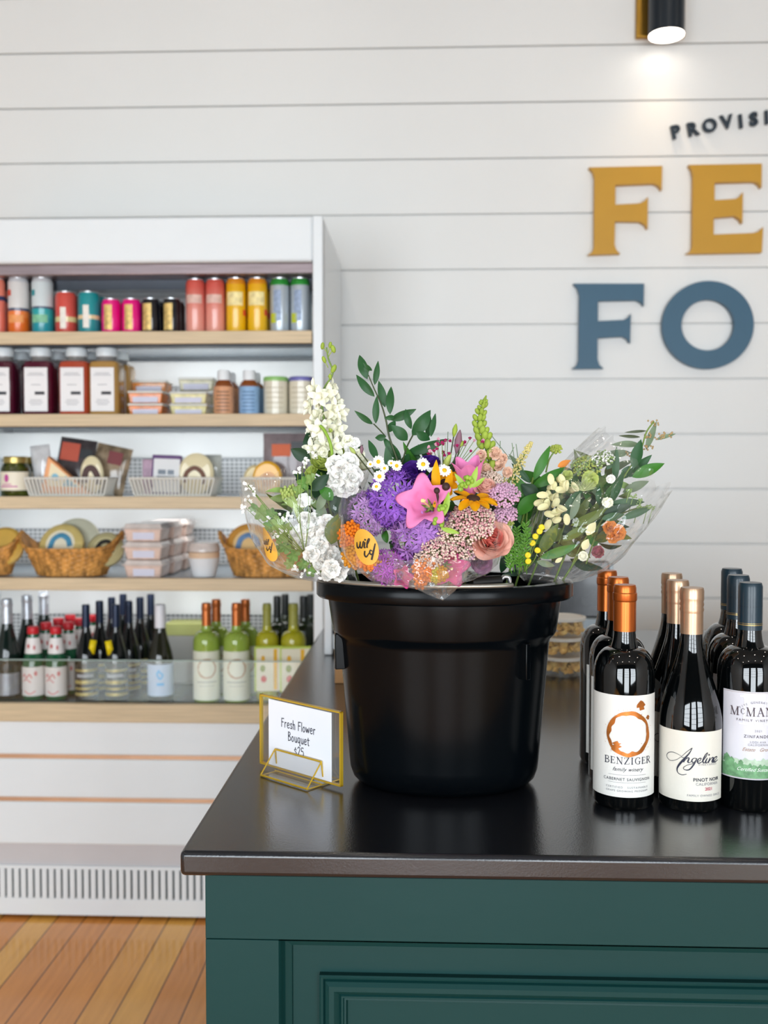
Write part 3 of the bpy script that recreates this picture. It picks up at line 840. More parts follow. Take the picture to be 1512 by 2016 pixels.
# basket 2
t, T, w, h, d = pack(296, 968, Yk - .01, 26, 70, .03, mat('violet and cream wrapper', '#a98aa0', rough=.4, var=.3, vscale=40), 'narrow violet and cream cheese pack left of the purple edged one', base=bz, shape='box')
t, T, w, h, d = pack(326, 968, Yk - .025, 58, 78, .022, mat('purple cheese box', '#5e3a74', rough=.4, var=.06), 'cheese pack with a purple edge and white front label', base=bz, shape='box', tilt=2, lean=-6)
l = patch(t, T, G().rect(-w * .43, h * .05, w * .47, h * .9), -d * .52, mat('white cheese label', '#e4e6e8', rough=.5, var=.03))
patch(t, T, G().rect(-w * .3, h * .38, w * .32, h * .46).rect(-w * .27, h * .5, w * .0, h * .62).rect(w * .06, h * .5, w * .28, h * .62), -d * .55, mat('slate print', '#7f8a96', rough=.5, var=.2), 'print_patch')
t, T, w, h, d = pack(384, 968, Yk - .02, 70, 82, .026, CREAM, 'round cream cheese with a brown arch label in the middle white basket', base=bz, shape='round', tilt=4)
patch(t, T, G().add(ribbon([(-.3 * w, h * .3), (-.24 * w, h * .52), (-.02 * w, h * .64), (.2 * w, h * .52), (.26 * w, h * .3)], w * .13)), -d * .53, mat('arch brown', '#6b4028', rough=.5, var=.1))
t, T, w, h, d = pack(408, 968, Yk + .035, 58, 78, .03, mat('clear pack', '#b9bcb6', rough=.12, coat=.6, var=.2, vscale=25), 'clear pack of cheese at the right end of the middle white basket', base=bz)
# basket 3
t, T, w, h, d = pack(503, 968, Yk - .01, 46, 58, .025, PALE, 'pale round cheese at the left end of the right white basket', base=bz, shape='round')
t, T, w, h, d = pack(527, 968, Yk - .025, 58, 66, .026, mat('yellow cheese wax', '#f0b21c', rough=.35, coat=.4, var=.05), 'round bright yellow cheese in the right white basket', base=bz, shape='round')
patch(t, T, G().disc(.05 * w, h * .45, w * .26), -d * .53, mat('peach label', '#e8b58a', rough=.5, var=.15, vscale=50))
t, T, w, h, d = pack(563, 968, Yk + .045, 88, 120, .03, mat('grey tray pack', '#86797b', rough=.25, coat=.4, var=.2, vscale=25), 'grey pack with an orange label standing behind the yellow cheese', base=bz)
patch(t, T, G().rect(-w * .3, h * .62, w * .12, h * .82), -d * .54, mat('orange label', '#d9622f', rough=.5, var=.06))
patch(t, T, G().rect(w * .14, h * .74, w * .44, h * .86), -d * .54, mat('black label', '#1d2226'))

# ---- fourth shelf: wicker baskets, clamshell boxes, white bowl
WICK = mat('golden wicker', '#c48c48', rough=.5, var=.6, vscale=45, stretch=(1.6, 1, .45), bump=.8, bscale=90)
def wicker(px, Yc, z, topw, botw, label):
    W, B = topw / 2 * pm(Yc), botw / 2 * pm(Yc)
    t = thing('wicker_basket', label, 'basket', (at(px, 1100, Yc).x, Yc, z + .001), group='wicker baskets on the lower shelf')
    H, sy = .082, .62
    def side(r_out):
        def f(u, v):
            a = 2 * PI * u
            rr = B + (W - B) * v
            wv = .0032 * sin(a * 22 + (PI if int(v * 11) % 2 else 0)) if r_out else -.004
            zz = .002 + (H + .05 * abs(sin(a)) ** 8 ) * v
            return ((rr + wv) * sin(a), -(rr + wv) * cos(a) * sy, zz)
        return f
    M().grid(side(True), 132, 22, closeu=True).build('basket_side', WICK, t, sharp=0)
    M().grid(lambda u, v: side(False)(1 - u, v), 66, 6, closeu=True).build('basket_lining', WICK, t, sharp=0)
    M().lathe([(0, .001), (B, .001), (B, .006), (0, .006)], 40, sy=sy).build('basket_base', WICK, t)
    m = M()
    for s in range(3):
        m.tube([((W + .003 * cos(k * .9 + s * 2.1)) * sin(2 * PI * k / 90), -(W + .003 * cos(k * .9 + s * 2.1)) * cos(2 * PI * k / 90) * sy, .002 + H + .05 * abs(sin(2 * PI * k / 90)) ** 8 + .003 * sin(k * .9 + s * 2.1)) for k in range(90)], .0032, 6, close=True)
    m.build('braided_rim', WICK, t)
    return t
Yw = CY + .115
wicker(142, Yw, SH[3], 204, 136, 'wicker basket of round cheeses in full view at left')
wicker(-33, Yw, SH[3], 160, 110, 'wicker basket cut by the left frame edge')
wicker(528, Yw, SH[3], 192, 136, 'wicker basket partly hidden behind the white bouquet')
def round_cheese(px, py, Yc, dpx, col, label, tilt, lean, lab=None, base=None):
    t, T, w, h, d = pack(px, py, Yc, dpx, dpx, .03, mat('rind ' + col, col, rough=.35, coat=.4, var=.08, vscale=30), label, cat='cheese', name='round_cheese', shape='round', tilt=tilt, lean=lean, group='round cheeses in the wicker baskets', base=base)
    if lab:
        patch(t, T, G().disc(0, h * .5, w * .33), -d * .52, mat('cheese label ' + lab[0], lab[0], rough=.5, var=.05))
        patch(t, T, G().add(ribbon([(-.22 * w, h * .42), (-.15 * w, h * .62), (.02 * w, h * .7), (.17 * w, h * .6), (.22 * w, h * .45)], w * .12)), -d * .55, mat('cheese print ' + lab[1], lab[1], rough=.5, var=.2, vscale=60), 'print_patch')
wb_ = SH[3] + .03
round_cheese(120, 1130, Yw - .03, 90, '#dcc47c', 'round yellow cheese with a blue arch label in the left wicker basket', -6, -25, ('#efe6cc', '#4f93b5'), wb_)
round_cheese(143, 1130, Yw + .025, 96, '#cfcdb6', 'round cheese in pale film standing behind the blue labelled cheese', 5, -18, None, wb_)
round_cheese(199, 1130, Yw - .02, 72, '#b9ae80', 'round olive cheese with a dark print at the right of the left wicker basket', 10, -25, ('#c9bf92', '#262420'), wb_)
round_cheese(4, 1130, Yw - .02, 80, '#d2a94e', 'round golden cheese in the wicker basket at the frame edge', 0, -20, None, wb_)
round_cheese(490, 1130, Yw - .03, 92, '#dfa04a', 'round orange cheese with a blue label in the right wicker basket', -4, -25, ('#f0c98c', '#6f93bd'), wb_)
round_cheese(536, 1130, Yw - .01, 76, '#e0cf9a', 'round cream cheese beside the orange one in the right wicker basket', 6, -25, ('#efe2bd', '#cf7a56'), wb_)
CLAM = mat('clear clamshell plastic', '#d6cac4', rough=.14, coat=.5, var=.12, vscale=30)
def clam(px, Yc, z, label):
    w, h = 80 * pm(Yc), .0545
    t = thing('clamshell_box', label, 'food box', (at(px, 1100, Yc).x, Yc, z + .0005), group='clamshell food boxes on the lower shelf')
    taper_box(M(), 0, 0, w * .82, .1, h * .72, 1.14).build('box_tray', mat('pink food in clear tray', '#d8bcae', rough=.2, coat=.5, var=.15, vscale=40), t, bevel=.004)
    m = M().box((-w * .52, -.062, h * .7), (w * .52, .062, h * .78))
    taper_box(m, 0, 0, w * .94, .11, h * .22, .9, h * .77)
    m.build('box_lid', CLAM, t, bevel=.003)
    taper_box(M(), .002, -.0545, w * .52, .001, h * .52, 1.03, h * .12).build('paper_label', LAV, t)
    return t
Yc_ = CY + .085
nm = ['bottom', 'middle', 'top']
for k in range(3):
    t = clam(291, Yc_, SH[3] + k * .0552, 'clear clamshell box with lavender label, %s of the front stack' % nm[k])
    copy_thing(t, t.location + Vector((.008, .135, 0)), 'clear clamshell box, %s of the stack behind' % nm[k])
    copy_thing(t, t.location + Vector((.016, .27, 0)), 'clear clamshell box, %s of the rearmost stack' % nm[k])
p = at(402, 1120, CY + .09)
t = thing('lidded_bowl', 'white paper bowl with a clear lid beside the clamshell boxes', 'bowl', (p.x, CY + .09, SH[3] + .001))
r = 31 * pm(CY + .09)
M().lathe([(0, 0), (r * .72, 0), (r * .75, .004), (r, .058), (r * .97, .058), (r * .72, .006), (0, .006)], 32).build('bowl_body', mat('white bowl', '#e6e7ea', rough=.4, var=.02), t)
M().lathe([(0, .05), (r * .95, .05), (r * .99, .075), (r * .9, .078), (0, .08)], 32).build('bowl_filling', mat('peach filling', '#e3c3a4', rough=.5, var=.1), t, label='peach coloured filling')
M().lathe([(r * 1.02, .078), (r * 1.02, .086), (r * .9, .104), (0, .108)], 32).build('bowl_lid', CLAM, t)
# ================================================================ BOTTLES
def prof_bordeaux(r, h, neck=.35):
    n = r * neck
    p = [(0, .004), (r * .8, .003), (r * .93, 0), (r, .006), (r, h * .6)]
    for i in range(1, 9):
        a = i / 8 * PI / 2
        p.append((n * 1.25 + (r - n * 1.25) * cos(a), h * .6 + h * .115 * sin(a)))
    p += [(n * 1.08, h * .745), (n, h * .78), (n, h * .97), (n, h - .004)]
    return p
def prof_burgundy(r, h, neck=.35):
    n = r * neck
    p = [(0, .004), (r * .8, .003), (r * .93, 0), (r, .006), (r, h * .38)]
    for i in range(1, 13):
        t = i / 12
        p.append((n + (r - n) * (1 - t * t * (3 - 2 * t)) ** .9, h * .38 + h * .40 * t))
    p += [(n, h * .97), (n, h - .004)]
    return p
def capsule(r, z0, h, ring=True, thread=False):
    p = [(r, z0), (r * 1.0, h * .925)]
    if thread:
        p = [(r, z0), (r * 1.0, h * .885)]
        for k, zz in enumerate((.888, .9, .912, .924, .936, .948)): p += [(r * (1.06 if k % 2 else 1.0), h * zz)]
        p += [(r * 1.05, h * .955), (r * 1.05, h - .004), (r * .98, h), (0, h)]
    elif ring: p += [(r * 1.02, h * .926), (r * 1.07, h * .932), (r * 1.07, h * .962), (r * 1.0, h * .966), (r * 1.0, h - .004), (r * .92, h), (0, h)]
    else: p += [(r * 1.0, h - .005), (r * .9, h), (0, h)]
    return p
DGLASS = mat('dark wine glass', '#040607', rough=.03, spec=.6, coat=.6)
def base_bottle(name, label, group, x, y, z, r, h, kind, glass, capm, capz, cap_kind='ring', cap_name='foil_capsule', neck=.35, turn=0.0):
    t = thing(name, label, 'wine bottle' if 'wine' in name else 'bottle', (x, y, z), -math.atan2(x, y) + turn, group)
    M().lathe((prof_bordeaux if kind == 'b' else prof_burgundy)(r, h, neck), 48).build('bottle_glass', glass, t, sharp=50)
    M().lathe(capsule(r * neck * 1.03, h * capz, h, cap_kind == 'ring', cap_kind == 'thread'), 36).build(cap_name, capm, t, sharp=30)
    return t

# ---- bottles on the cooler deck
dz = DECK + .001
def dpx(px, wpx, top, Yc):
    r = wpx / 2 * pm(Yc)
    return at(px, 1300, Yc).x, r, at(px, top, Yc).z - dz
def simple_print(t, r, z0, z1, u, m, name='paper_label', a0=0.0):
    return M().grid(lambda a, b: ((r + .0005) * sin(-u + 2 * u * a + a0), -(r + .0005) * cos(-u + 2 * u * a + a0), z0 + (z1 - z0) * b), 20, 1).build(name, m, t)
SFOIL = mat('silver foil', '#c8ced6', rough=.35, metal=.55, var=.12, vscale=60)
Y1 = CY + .08
x, r, h = dpx(15, 50, 1179, Y1)
t = base_bottle('sparkling_wine_bottle', 'sparkling wine bottle with silver foil neck, front one at the left frame edge', 'sparkling wine on the bottom deck', x, Y1, dz, r, h, 'u', mat('dark green glass', '#12201c', rough=.05, coat=.5), SFOIL, .6, 'ring', neck=.42)
simple_print(t, r, h * .05, h * .27, 1.3, mat('grey silver label', '#8e949c', rough=.35, metal=.4, var=.15, vscale=40))
copy_thing(t, (x + .024, Y1 + .1, dz), 'sparkling wine bottle with silver foil neck, second in the row at left')
copy_thing(t, (x + .040, Y1 + .2, dz), 'sparkling wine bottle with silver foil neck, third and rearmost in the row at left')
# red capped bottles
RED = mat('red bottle cap', '#c8202c', rough=.4, var=.05)
GREENG = mat('green bottle glass', '#1d5a3c', rough=.06, coat=.5, var=.08)
def redcap(px, label):
    x, r, h = dpx(px, 44, 1233, Y1)
    t = thing('mineral_water_bottle', label, 'bottle', (x, Y1, dz), group='green bottles with red caps on the bottom deck')
    M().lathe([(0, .004), (r * .93, 0), (r, .006), (r, h * .5), (r * .93, h * .56), (r * .72, h * .63), (r * .6, h * .8), (r * .42, h * .9), (r * .38, h * .97)], 32).build('bottle_glass', GREENG, t)
    M().lathe([(r * .5, h * .9), (r * .52, h * .905), (r * .52, h * .985), (r * .46, h), (0, h)], 24).build('bottle_cap', RED, t)
    nl = M().lathe([(r * .75, h * .635), (r * .63, h * .8), (r * .55, h * .85)], 32).build('neck_label', mat('white neck label', '#e9e4e2', rough=.45, var=.02), t)
    G().disc(-r * .2, h * .74, r * .14, 12, r * .2).disc(r * .34, h * .72, r * .1, 12, r * .22).wrap(r * .73).build('print', mat('red print on white', '#d26a6a', rough=.5, var=.15), nl)
    l = simple_print(t, r, h * .06, h * .46, 1.5, mat('white bottle label', '#e4e1df', rough=.45, var=.03))
    g = G().add(ribbon([(-.75 * r, h * .32), (-.5 * r, h * .36), (-.3 * r, h * .31), (0, h * .36), (.2 * r, h * .31)], h * .018)).add(ribbon([(-.7 * r, h * .26), (-.3 * r, h * .29), (.1 * r, h * .25)], h * .015))
    g.disc(.55 * r, h * .37, r * .15, 12, r * .22).add(ribbon([(-.5 * r, h * .13), (0, h * .09), (.5 * r, h * .13)], h * .015))
    g.wrap(r + .0010).build('print', mat('pink red print', '#d98a8c', rough=.5, var=.15), l)
    return t
for px, s in ((66, 'left'), (111, 'right')):
    t = redcap(px, 'green bottle with a red cap, front of the %s row' % s)
    for k, nmk in enumerate(('second', 'third', 'fourth')): copy_thing(t, t.location + Vector((.009 * (k + 1), .085 * (k + 1), 0)), 'green bottle with a red cap, %s in the %s row' % (nmk, s))
# dark bottles with gold banded labels
BLK = mat('black green glass', '#0b1011', rough=.05, coat=.5)
NFOIL = mat('navy foil', '#1d2a44', rough=.35, metal=.3, var=.05)
GB = mat('gold label bands', '#b7a866', rough=.4, metal=.4, var=.25, vscale=50)
def darkwine(px, label):
    x, r, h = dpx(px, 46, 1190, Y1)
    t = base_bottle('wine_bottle', label, 'dark wine bottles on the bottom deck', x, Y1, dz, r, h, 'u', BLK, NFOIL, .76, 'plain', neck=.33)
    g = G()
    for z0, z1 in ((.055, .085), (.12, .14), (.18, .215), (.31, .33)): g.rect(-1.2 * r, h * z0, 1.2 * r, h * z1)
    g.wrap(r + .0006).build('label_bands', GB, t)
    g = G().rect(-.9 * r, h * .25, .6 * r, h * .28)
    g.wrap(r + .0006).build('label_print', mat('silver label print', '#a9adb3', rough=.4, var=.3, vscale=70), t)
    return t
YT = mat('yellow neck tag', '#f0d40e', rough=.5, var=.04)
for px, s, tx, ro_ in ((170, 'left', .018, 10), (229, 'right', -.02, -10)):
    t = darkwine(px, 'dark wine bottle with gold banded label and yellow tag, %s one of two' % s)
    for k, nmk in enumerate(('second', 'third', 'fourth')): copy_thing(t, t.location + Vector((.011 * (k + 1) + .003, .09 * (k + 1), 0)), 'dark wine bottle, %s in the %s row of dark bottles' % (nmk, s))
    x, r, h = dpx(px, 46, 1190, Y1)
    g = G().add(ribbon([(0, -.016), (0, .016)], .019, 3, False))
    o = g.mesh(lambda u, v: (tx + u * cos(R(ro_)) + v * sin(R(ro_)), -r * .72, h * .56 + v * cos(R(ro_)) - u * sin(R(ro_))), 9).build('neck_tag', YT, t, solid=.0008)
# white capped bottle with pale blue label
x, r, h = dpx(316, 52, 1190, Y1)
t = base_bottle('wine_bottle', 'dark wine bottle with white capsule and pale blue label', 'wine on the bottom deck', x, Y1, dz, r, h, 'u', mat('olive brown glass', '#23241a', rough=.05, coat=.5), mat('white foil', '#e6e7ee', rough=.4, var=.03), .72, 'plain', neck=.4)
l = simple_print(t, r, h * .06, h * .39, 1.35, mat('pale blue label', '#b9cbe4', rough=.45, var=.04))
G().add(ribbon([(-.005, h * .33), (-.011, h * .29), (-.002, h * .24), (.006, h * .28), (-.003, h * .31)], .006)).rect(-.012, h * .17, .010, h * .2).wrap(r + .001).build('print', mat('bright blue print', '#5fb0e6', rough=.5, var=.15), l)
# copper capped white wines
PGREEN = mat('pale green wine glass', '#8fa845', rough=.08, coat=.5, var=.12, vscale=20)
COPF = mat('copper foil', '#c4703a', rough=.33, metal=.55, var=.06, vscale=30)
GLAB = mat('pale green label', '#dfe0cf', rough=.5, var=.03)
def ringmark(g, cx, cz, r0, r1, seed, n=60, gap=0.0):
    q = random.Random(seed)
    for i in range(n):
        a0, a1 = 2 * PI * i / n, 2 * PI * (i + 1) / n
        f0 = 1 + .05 * noise.noise(Vector((cos(a0) * 2.2, sin(a0) * 2.2, seed)))
        f1 = 1 + .05 * noise.noise(Vector((cos(a1) * 2.2, sin(a1) * 2.2, seed)))
        t0 = r0 + (r1 - r0) * (.35 + .5 * noise.noise(Vector((cos(a0) * 3, sin(a0) * 3, seed + 5))))
        t1 = r0 + (r1 - r0) * (.35 + .5 * noise.noise(Vector((cos(a1) * 3, sin(a1) * 3, seed + 5))))
        g.poly([(cx + t0 * sin(a0), cz + t0 * cos(a0)), (cx + t1 * sin(a1), cz + t1 * cos(a1)), (cx + r1 * f1 * sin(a1), cz + r1 * f1 * cos(a1)), (cx + r1 * f0 * sin(a0), cz + r1 * f0 * cos(a0))])
    return g
def whitewine(px, label):
    x, r, h = dpx(px, 53, 1187, Y1)
    t = base_bottle('wine_bottle', label, 'white wine with copper capsules on the bottom deck', x, Y1, dz, r, h, 'b', PGREEN, COPF, .77, 'ring', neck=.34)
    l = simple_print(t, r, h * .02, h * .52, 1.45, GLAB)
    ringmark(G(), 0, h * .345, r * .58, r * .74, 3).wrap(r + .001).build('ring_mark', mat('tan ring print', '#b98f66', rough=.45, var=.1), l)
    G().rect(-.8 * r, h * .2, .8 * r, h * .215).rect(-.6 * r, h * .165, .6 * r, h * .172).wrap(r + .001).build('print', mat('faint grey print', '#b9bcb0', rough=.5, var=.1), l)
    return t
for px, s in ((407, 'left'), (466, 'right')):
    t = whitewine(px, 'pale green wine bottle with copper capsule and ring label, %s one in front' % s)
    copy_thing(t, t.location + Vector((.012, .09, 0)), 'pale green wine bottle with copper capsule behind the %s front one' % s)
# yellow framed bottles
YG = mat('yellow green wine glass', '#a8a420', rough=.08, coat=.5, var=.2, vscale=18)
for px, s, wp in ((526, 'left', 46), (578, 'right', 50)):
    Yq = Y1 + .03
    x, r, h = dpx(px, wp, 1188, Yq)
    t = base_bottle('wine_bottle', 'yellow green wine bottle with fruit label and lime carton collar, %s one' % s, 'yellow green wine on the bottom deck', x, Yq, dz, r, h, 'b', YG, mat('olive foil', '#9a9a48', rough=.4, var=.08), .74, 'ring', neck=.36)
    z0, z1 = h * .1, h * .56
    M().box((-r * 1.02, -r * 1.08, z0), (r * 1.3, -r * 1.03, z1)).build('front_card', mat('cream carton card', '#e6e0c9', rough=.5, var=.03), t)
    M().tube([(r * 1.3, -r * 1.06, z1 - .003), (r * 1.3, -r * .2, z1 - .003)], .003, 6).tube([(-r * 1.02, -r * 1.07, z1), (r * 1.3, -r * 1.07, z1)], .004, 6).tube([(-r, -r * 1.05, z0), (-r, -r * 1.05, z1)], .003, 6).build('card_edge', mat('lime carton edge', '#c4d860', rough=.4, var=.05), t)
    G().rect(r * .55, z0 + .004, r * .85, z1 - .006).disc(-r * .35, z0 + (z1 - z0) * .74, r * .17, 12, r * .28).flat(-r * 1.1).build('print', mat('orange yellow print', '#e9b21a', rough=.5, var=.1), t, label='orange stripe and flower print')
    G().disc(-r * .3, z0 + (z1 - z0) * .28, r * .25, 14, r * .3).flat(-r * 1.1).build('print', mat('strawberry print', '#d0443e', rough=.5, var=.1), t, label='red fruit print')
    G().disc(-r * .38, z0 + (z1 - z0) * .52, r * .22, 14, r * .3).flat(-r * 1.095).build('print', mat('leaf print', '#8d9a3a', rough=.5, var=.1), t, label='green leaf print')
    xx, rr, hh = dpx(px + 22, 50, 1172, Yq + .16)
    for k, nmk in enumerate(('first', 'second')):
        b_ = base_bottle('wine_bottle', 'dark green wine bottle behind the %s fruit label bottle, %s in depth' % (s, nmk), 'dark green wine behind the fruit label bottles', xx + .012 * k, Yq + .14 + .1 * k, dz, r * .95, hh * (1 if k == 0 else .98), 'b', mat('deep green glass', '#1b2612', rough=.06, coat=.5, var=.2), mat('black foil', '#15191a', rough=.35), .76, 'plain')
t = thing('wine_carton', 'pale carton with a lime top at the back of the deck', 'carton', (at(368, 1300, CY + .36).x, CY + .36, dz))
M().box((-.06, -.05, 0), (.06, .05, .16)).build('carton_body', mat('grey carton', '#a8a8a4', rough=.6, var=.05), t, bevel=.002)
M().box((-.0605, -.0505, .16), (.0605, .0505, .2)).build('carton_top', mat('lime carton', '#b4b972', rough=.6, var=.05), t, bevel=.002)

# ================================================================ COUNTER
def countertop():
    m = bpy.data.materials.new('black leathered stone'); m.use_nodes = True
    nt = m.node_tree; L = nt.links.new; b = nt.nodes['Principled BSDF']
    tc = nt.nodes.new('ShaderNodeTexCoord')
    n = nt.nodes.new('ShaderNodeTexNoise'); n.inputs['Scale'].default_value = 480; n.inputs['Detail'].default_value = 2; L(tc.outputs['Object'], n.inputs['Vector'])
    n2 = nt.nodes.new('ShaderNodeTexNoise'); n2.inputs['Scale'].default_value = 1300; L(tc.outputs['Object'], n2.inputs['Vector'])
    rp = nt.nodes.new('ShaderNodeValToRGB'); rp.color_ramp.elements[0].color = lin('#121419'); rp.color_ramp.elements[1].color = lin('#1a1c22')
    L(n2.outputs['Fac'], rp.inputs[0]); L(rp.outputs[0], b.inputs['Base Color'])
    bp = nt.nodes.new('ShaderNodeBump'); bp.inputs['Strength'].default_value = .22; bp.inputs['Distance'].default_value = .0006
    L(n.outputs['Fac'], bp.inputs['Height']); L(bp.outputs[0], b.inputs['Normal'])
    b.inputs['Roughness'].default_value = .2
    b.inputs['Specular IOR Level'].default_value = .5
    b.inputs['Coat Weight'].default_value = .5; b.inputs['Coat Roughness'].default_value = .2; L(bp.outputs[0], b.inputs['Coat Normal'])
    return m
KX0, KX1, KY0, KY1 = -.285, 1.35, 1.172, 2.9
t = M().box((KX0, KY0, CT - .03), (KX1, KY1, CT)).build('worktop', countertop(), bevel=.006, bseg=3)
tag(t, 'black stone counter top with eased edges', 'counter top')
GREEN = mat('dark green painted wood', '#0f3736', rough=.42, spec=.25, var=.03, vscale=4, bump=.05, bscale=60)
BX0, BY0, BZ1 = -.2585, 1.19, CT - .0305
cab = thing('counter_cabinet', 'dark green panelled counter cabinet under the black top', 'counter cabinet', (0, BY0, 0))
def kb(a, b, m=None): return (m or M()).box((a[0], a[1] - BY0, a[2]), (b[0], b[1] - BY0, b[2]))
zt = at(480, 1849, BY0).z                       # seam under the top rail
zr = at(800, 1855, BY0).z
xs_ = at(549, 1900, BY0).x                      # inner edge of the stile
kb((BX0, BY0 + .03, 0), (KX1 - .03, KY1 - .03, BZ1)).build('carcass', GREEN, cab)
kb((BX0, BY0, zt), (KX1 - .03, BY0 + .03, BZ1)).build('top_rail', GREEN, cab, bevel=.0008)
kb((BX0, BY0, .0), (xs_, BY0 + .03, zt - .0008)).build('stile', GREEN, cab, bevel=.0008)
kb((xs_, BY0, .0), (KX1 - .03, BY0 + .03, .14)).build('bottom_rail', GREEN, cab, bevel=.0008)
kb((KX1 - .13, BY0, .14), (KX1 - .03, BY0 + .03, zt - .0008)).build('stile', GREEN, cab, bevel=.0008)
X1 = KX1 - .13
def moulding(x0, x1, z0, z1, prof, name):
    """mitred frame; prof = (inset from the outer edge, y)"""
    m = M()
    rings = []
    for (d, y) in prof: rings.append([(x0 + d, y, z0 + d), (x1 - d, y, z0 + d), (x1 - d, y, z1 - d), (x0 + d, y, z1 - d)])
    vs = [v for q in rings for v in q]
    fs = []
    for k in range(len(rings) - 1):
        for i in range(4):
            j = (i + 1) % 4
            fs.append((k * 4 + i, k * 4 + j, k * 4 + 4 + j, k * 4 + 4 + i))
    return m.add(vs, fs).build(name, GREEN, cab, sharp=28)
moulding(xs_, X1, .14, zt - .001, [(0, .0), (.0015, .002), (.0025, .008), (.006, .014), (.011, .0165), (.0135, .018), (.0145, .022)], 'sticking_bead')
kb((xs_, BY0 + .0215, .14), (X1, BY0 + .03, zt)).build('panel', GREEN, cab)
mx0, mz1 = at(629, 1950, BY0 + .014).x, at(800, 1922, BY0 + .014).z
moulding(mx0, X1 - .05, .2, mz1, [(0, .0215), (0, .013), (.002, .0115), (.0045, .0125), (.006, .0155), (.0075, .012), (.012, .0085), (.018, .0085), (.023, .0125), (.025, .0165), (.0265, .0145), (.0285, .0145), (.030, .017), (.032, .0165), (.034, .0215)], 'panel_moulding')

# ---- wine bottles on the counter
k1 = 1.34 / F
WG = 'red wine bottles in rows on the black counter'
CAPC = mat('copper capsule', '#b9622a', rough=.3, metal=.75, var=.05, vscale=30)
CAPR = mat('champagne gold screw cap', '#bd9c80', rough=.3, metal=.7, var=.04, vscale=30)
CAPB = mat('dark teal screw cap', '#122b38', rough=.35, coat=.2, var=.05)
LABW = mat('warm white wine label', '#e9e7e1', rough=.55, var=.01, vscale=30, bump=.03, bscale=300)
LABI = mat('ivory wine label', '#e4dfd3', rough=.55, var=.01, vscale=30, bump=.03, bscale=300)
INKN = mat('navy ink', '#23263c', rough=.5, var=.05)
INKG = mat('grey ink', '#8a8a92', rough=.5, var=.05)
COPI = mat('copper foil ink', '#bb6f30', rough=.32, metal=.55, var=.2, vscale=120)
# serif capitals: (stroke points, width)
TH, TN = .155, .055
SERIF = {
    'B': (.66, [([(.14, 0), (.14, 1)], TH), ([(.05, 1), (.35, 1), (.52, .92), (.54, .77), (.45, .6), (.3, .53), (.15, .53)], TN * 1.5), ([(.3, .53), (.5, .47), (.6, .28), (.52, .08), (.34, 0), (.05, 0)], TN * 1.7), ([(.53, .9), (.55, .77), (.5, .64)], .1), ([(.58, .4), (.6, .26), (.55, .12)], .12)]),
    'E': (.6, [([(.14, 0), (.14, 1)], TH), ([(.04, .98), (.52, .98)], TN), ([(.14, .52), (.4, .52)], TN), ([(.04, .02), (.54, .02)], TN), ([(.51, 1), (.53, .78)], TN), ([(.53, 0), (.56, .24)], TN), ([(.4, .64), (.4, .4)], TN)]),
    'N': (.8, [([(.14, 0), (.14, 1)], TN), ([(.12, 1), (.66, 0)], TH), ([(.66, 0), (.66, 1)], TN), ([(.02, 0), (.27, 0)], TN), ([(.54, 1), (.78, 1)], TN), ([(.0, 1), (.16, 1)], TN)]),
    'Z': (.66, [([(.06, .98), (.58, .98)], TN), ([(.56, 1), (.08, 0)], TH), ([(.06, .02), (.6, .02)], TN), ([(.07, 1), (.05, .78)], TN), ([(.59, 0), (.62, .24)], TN)]),
    'I': (.36, [([(.18, 0), (.18, 1)], TH), ([(.05, .98), (.31, .98)], TN), ([(.05, .02), (.31, .02)], TN)]),
    'G': (.78, [([(.66, .76), (.62, .92), (.42, 1.0), (.2, .88), (.08, .6), (.09, .36), (.22, .1), (.44, .0), (.64, .08), (.66, .2)], TN * 1.3), ([(.16, .82), (.09, .5), (.16, .18)], .13), ([(.64, .06), (.64, .42)], .13), ([(.5, .43), (.77, .43)], TN), ([(.67, .98), (.67, .74)], TN)]),
    'R': (.72, [([(.14, 0), (.14, 1)], TH), ([(.04, 1), (.35, 1), (.52, .92), (.55, .75), (.48, .58), (.32, .5), (.14, .5)], TN * 1.5), ([(.54, .88), (.56, .74), (.51, .6)], .1), ([(.32, .5), (.66, 0)], .13), ([(.03, 0), (.27, 0)], TN), ([(.6, 0), (.74, .02)], TN)]),
    'M': (.94, [([(.12, 0), (.16, 1)], TN), ([(.15, 1), (.45, 0)], TH), ([(.45, 0), (.76, 1)], TN), ([(.77, 0), (.77, 1)], TH), ([(.02, 0), (.24, 0)], TN), ([(.64, 0), (.91, 0)], TN), ([(.04, .98), (.2, .98)], TN), ([(.74, .98), (.9, .98)], TN)]),
    'A': (.78, [([(.1, 0), (.38, 1)], TN), ([(.36, 1), (.66, 0)], TH), ([(.2, .34), (.54, .34)], TN), ([(.0, 0), (.22, 0)], TN), ([(.54, 0), (.78, 0)], TN)]),
    'C': (.7, [([(.6, .76), (.54, .94), (.38, 1.0), (.2, .88), (.1, .6), (.11, .36), (.22, .1), (.42, .0), (.58, .1), (.62, .22)], TN * 1.3), ([(.17, .82), (.11, .5), (.17, .18)], .13), ([(.61, .98), (.61, .74)], TN)]),
    'S': (.58, [([(.48, .8), (.42, .95), (.26, 1), (.1, .88), (.12, .66), (.3, .52), (.46, .38), (.48, .16), (.3, .0), (.12, .06), (.06, .22)], TN * 2), ([(.49, 1), (.49, .76)], TN), ([(.06, 0), (.06, .26)], TN)]),
}
def serif(g, word, x0, x1, z, hgt):
    wd = sum(SERIF[c][0] + .12 for c in word) - .12
    sx = (x1 - x0) / wd
    x = x0
    for c in word:
        w, st = SERIF[c]
        for pts, wt in st:
            curved = len(pts) > 2
            g.add(ribbon([(x + p[0] * sx, z + p[1] * hgt) for p in pts], wt * hgt * .95, 5, curved))
        x += (w + .12) * sx
    return g
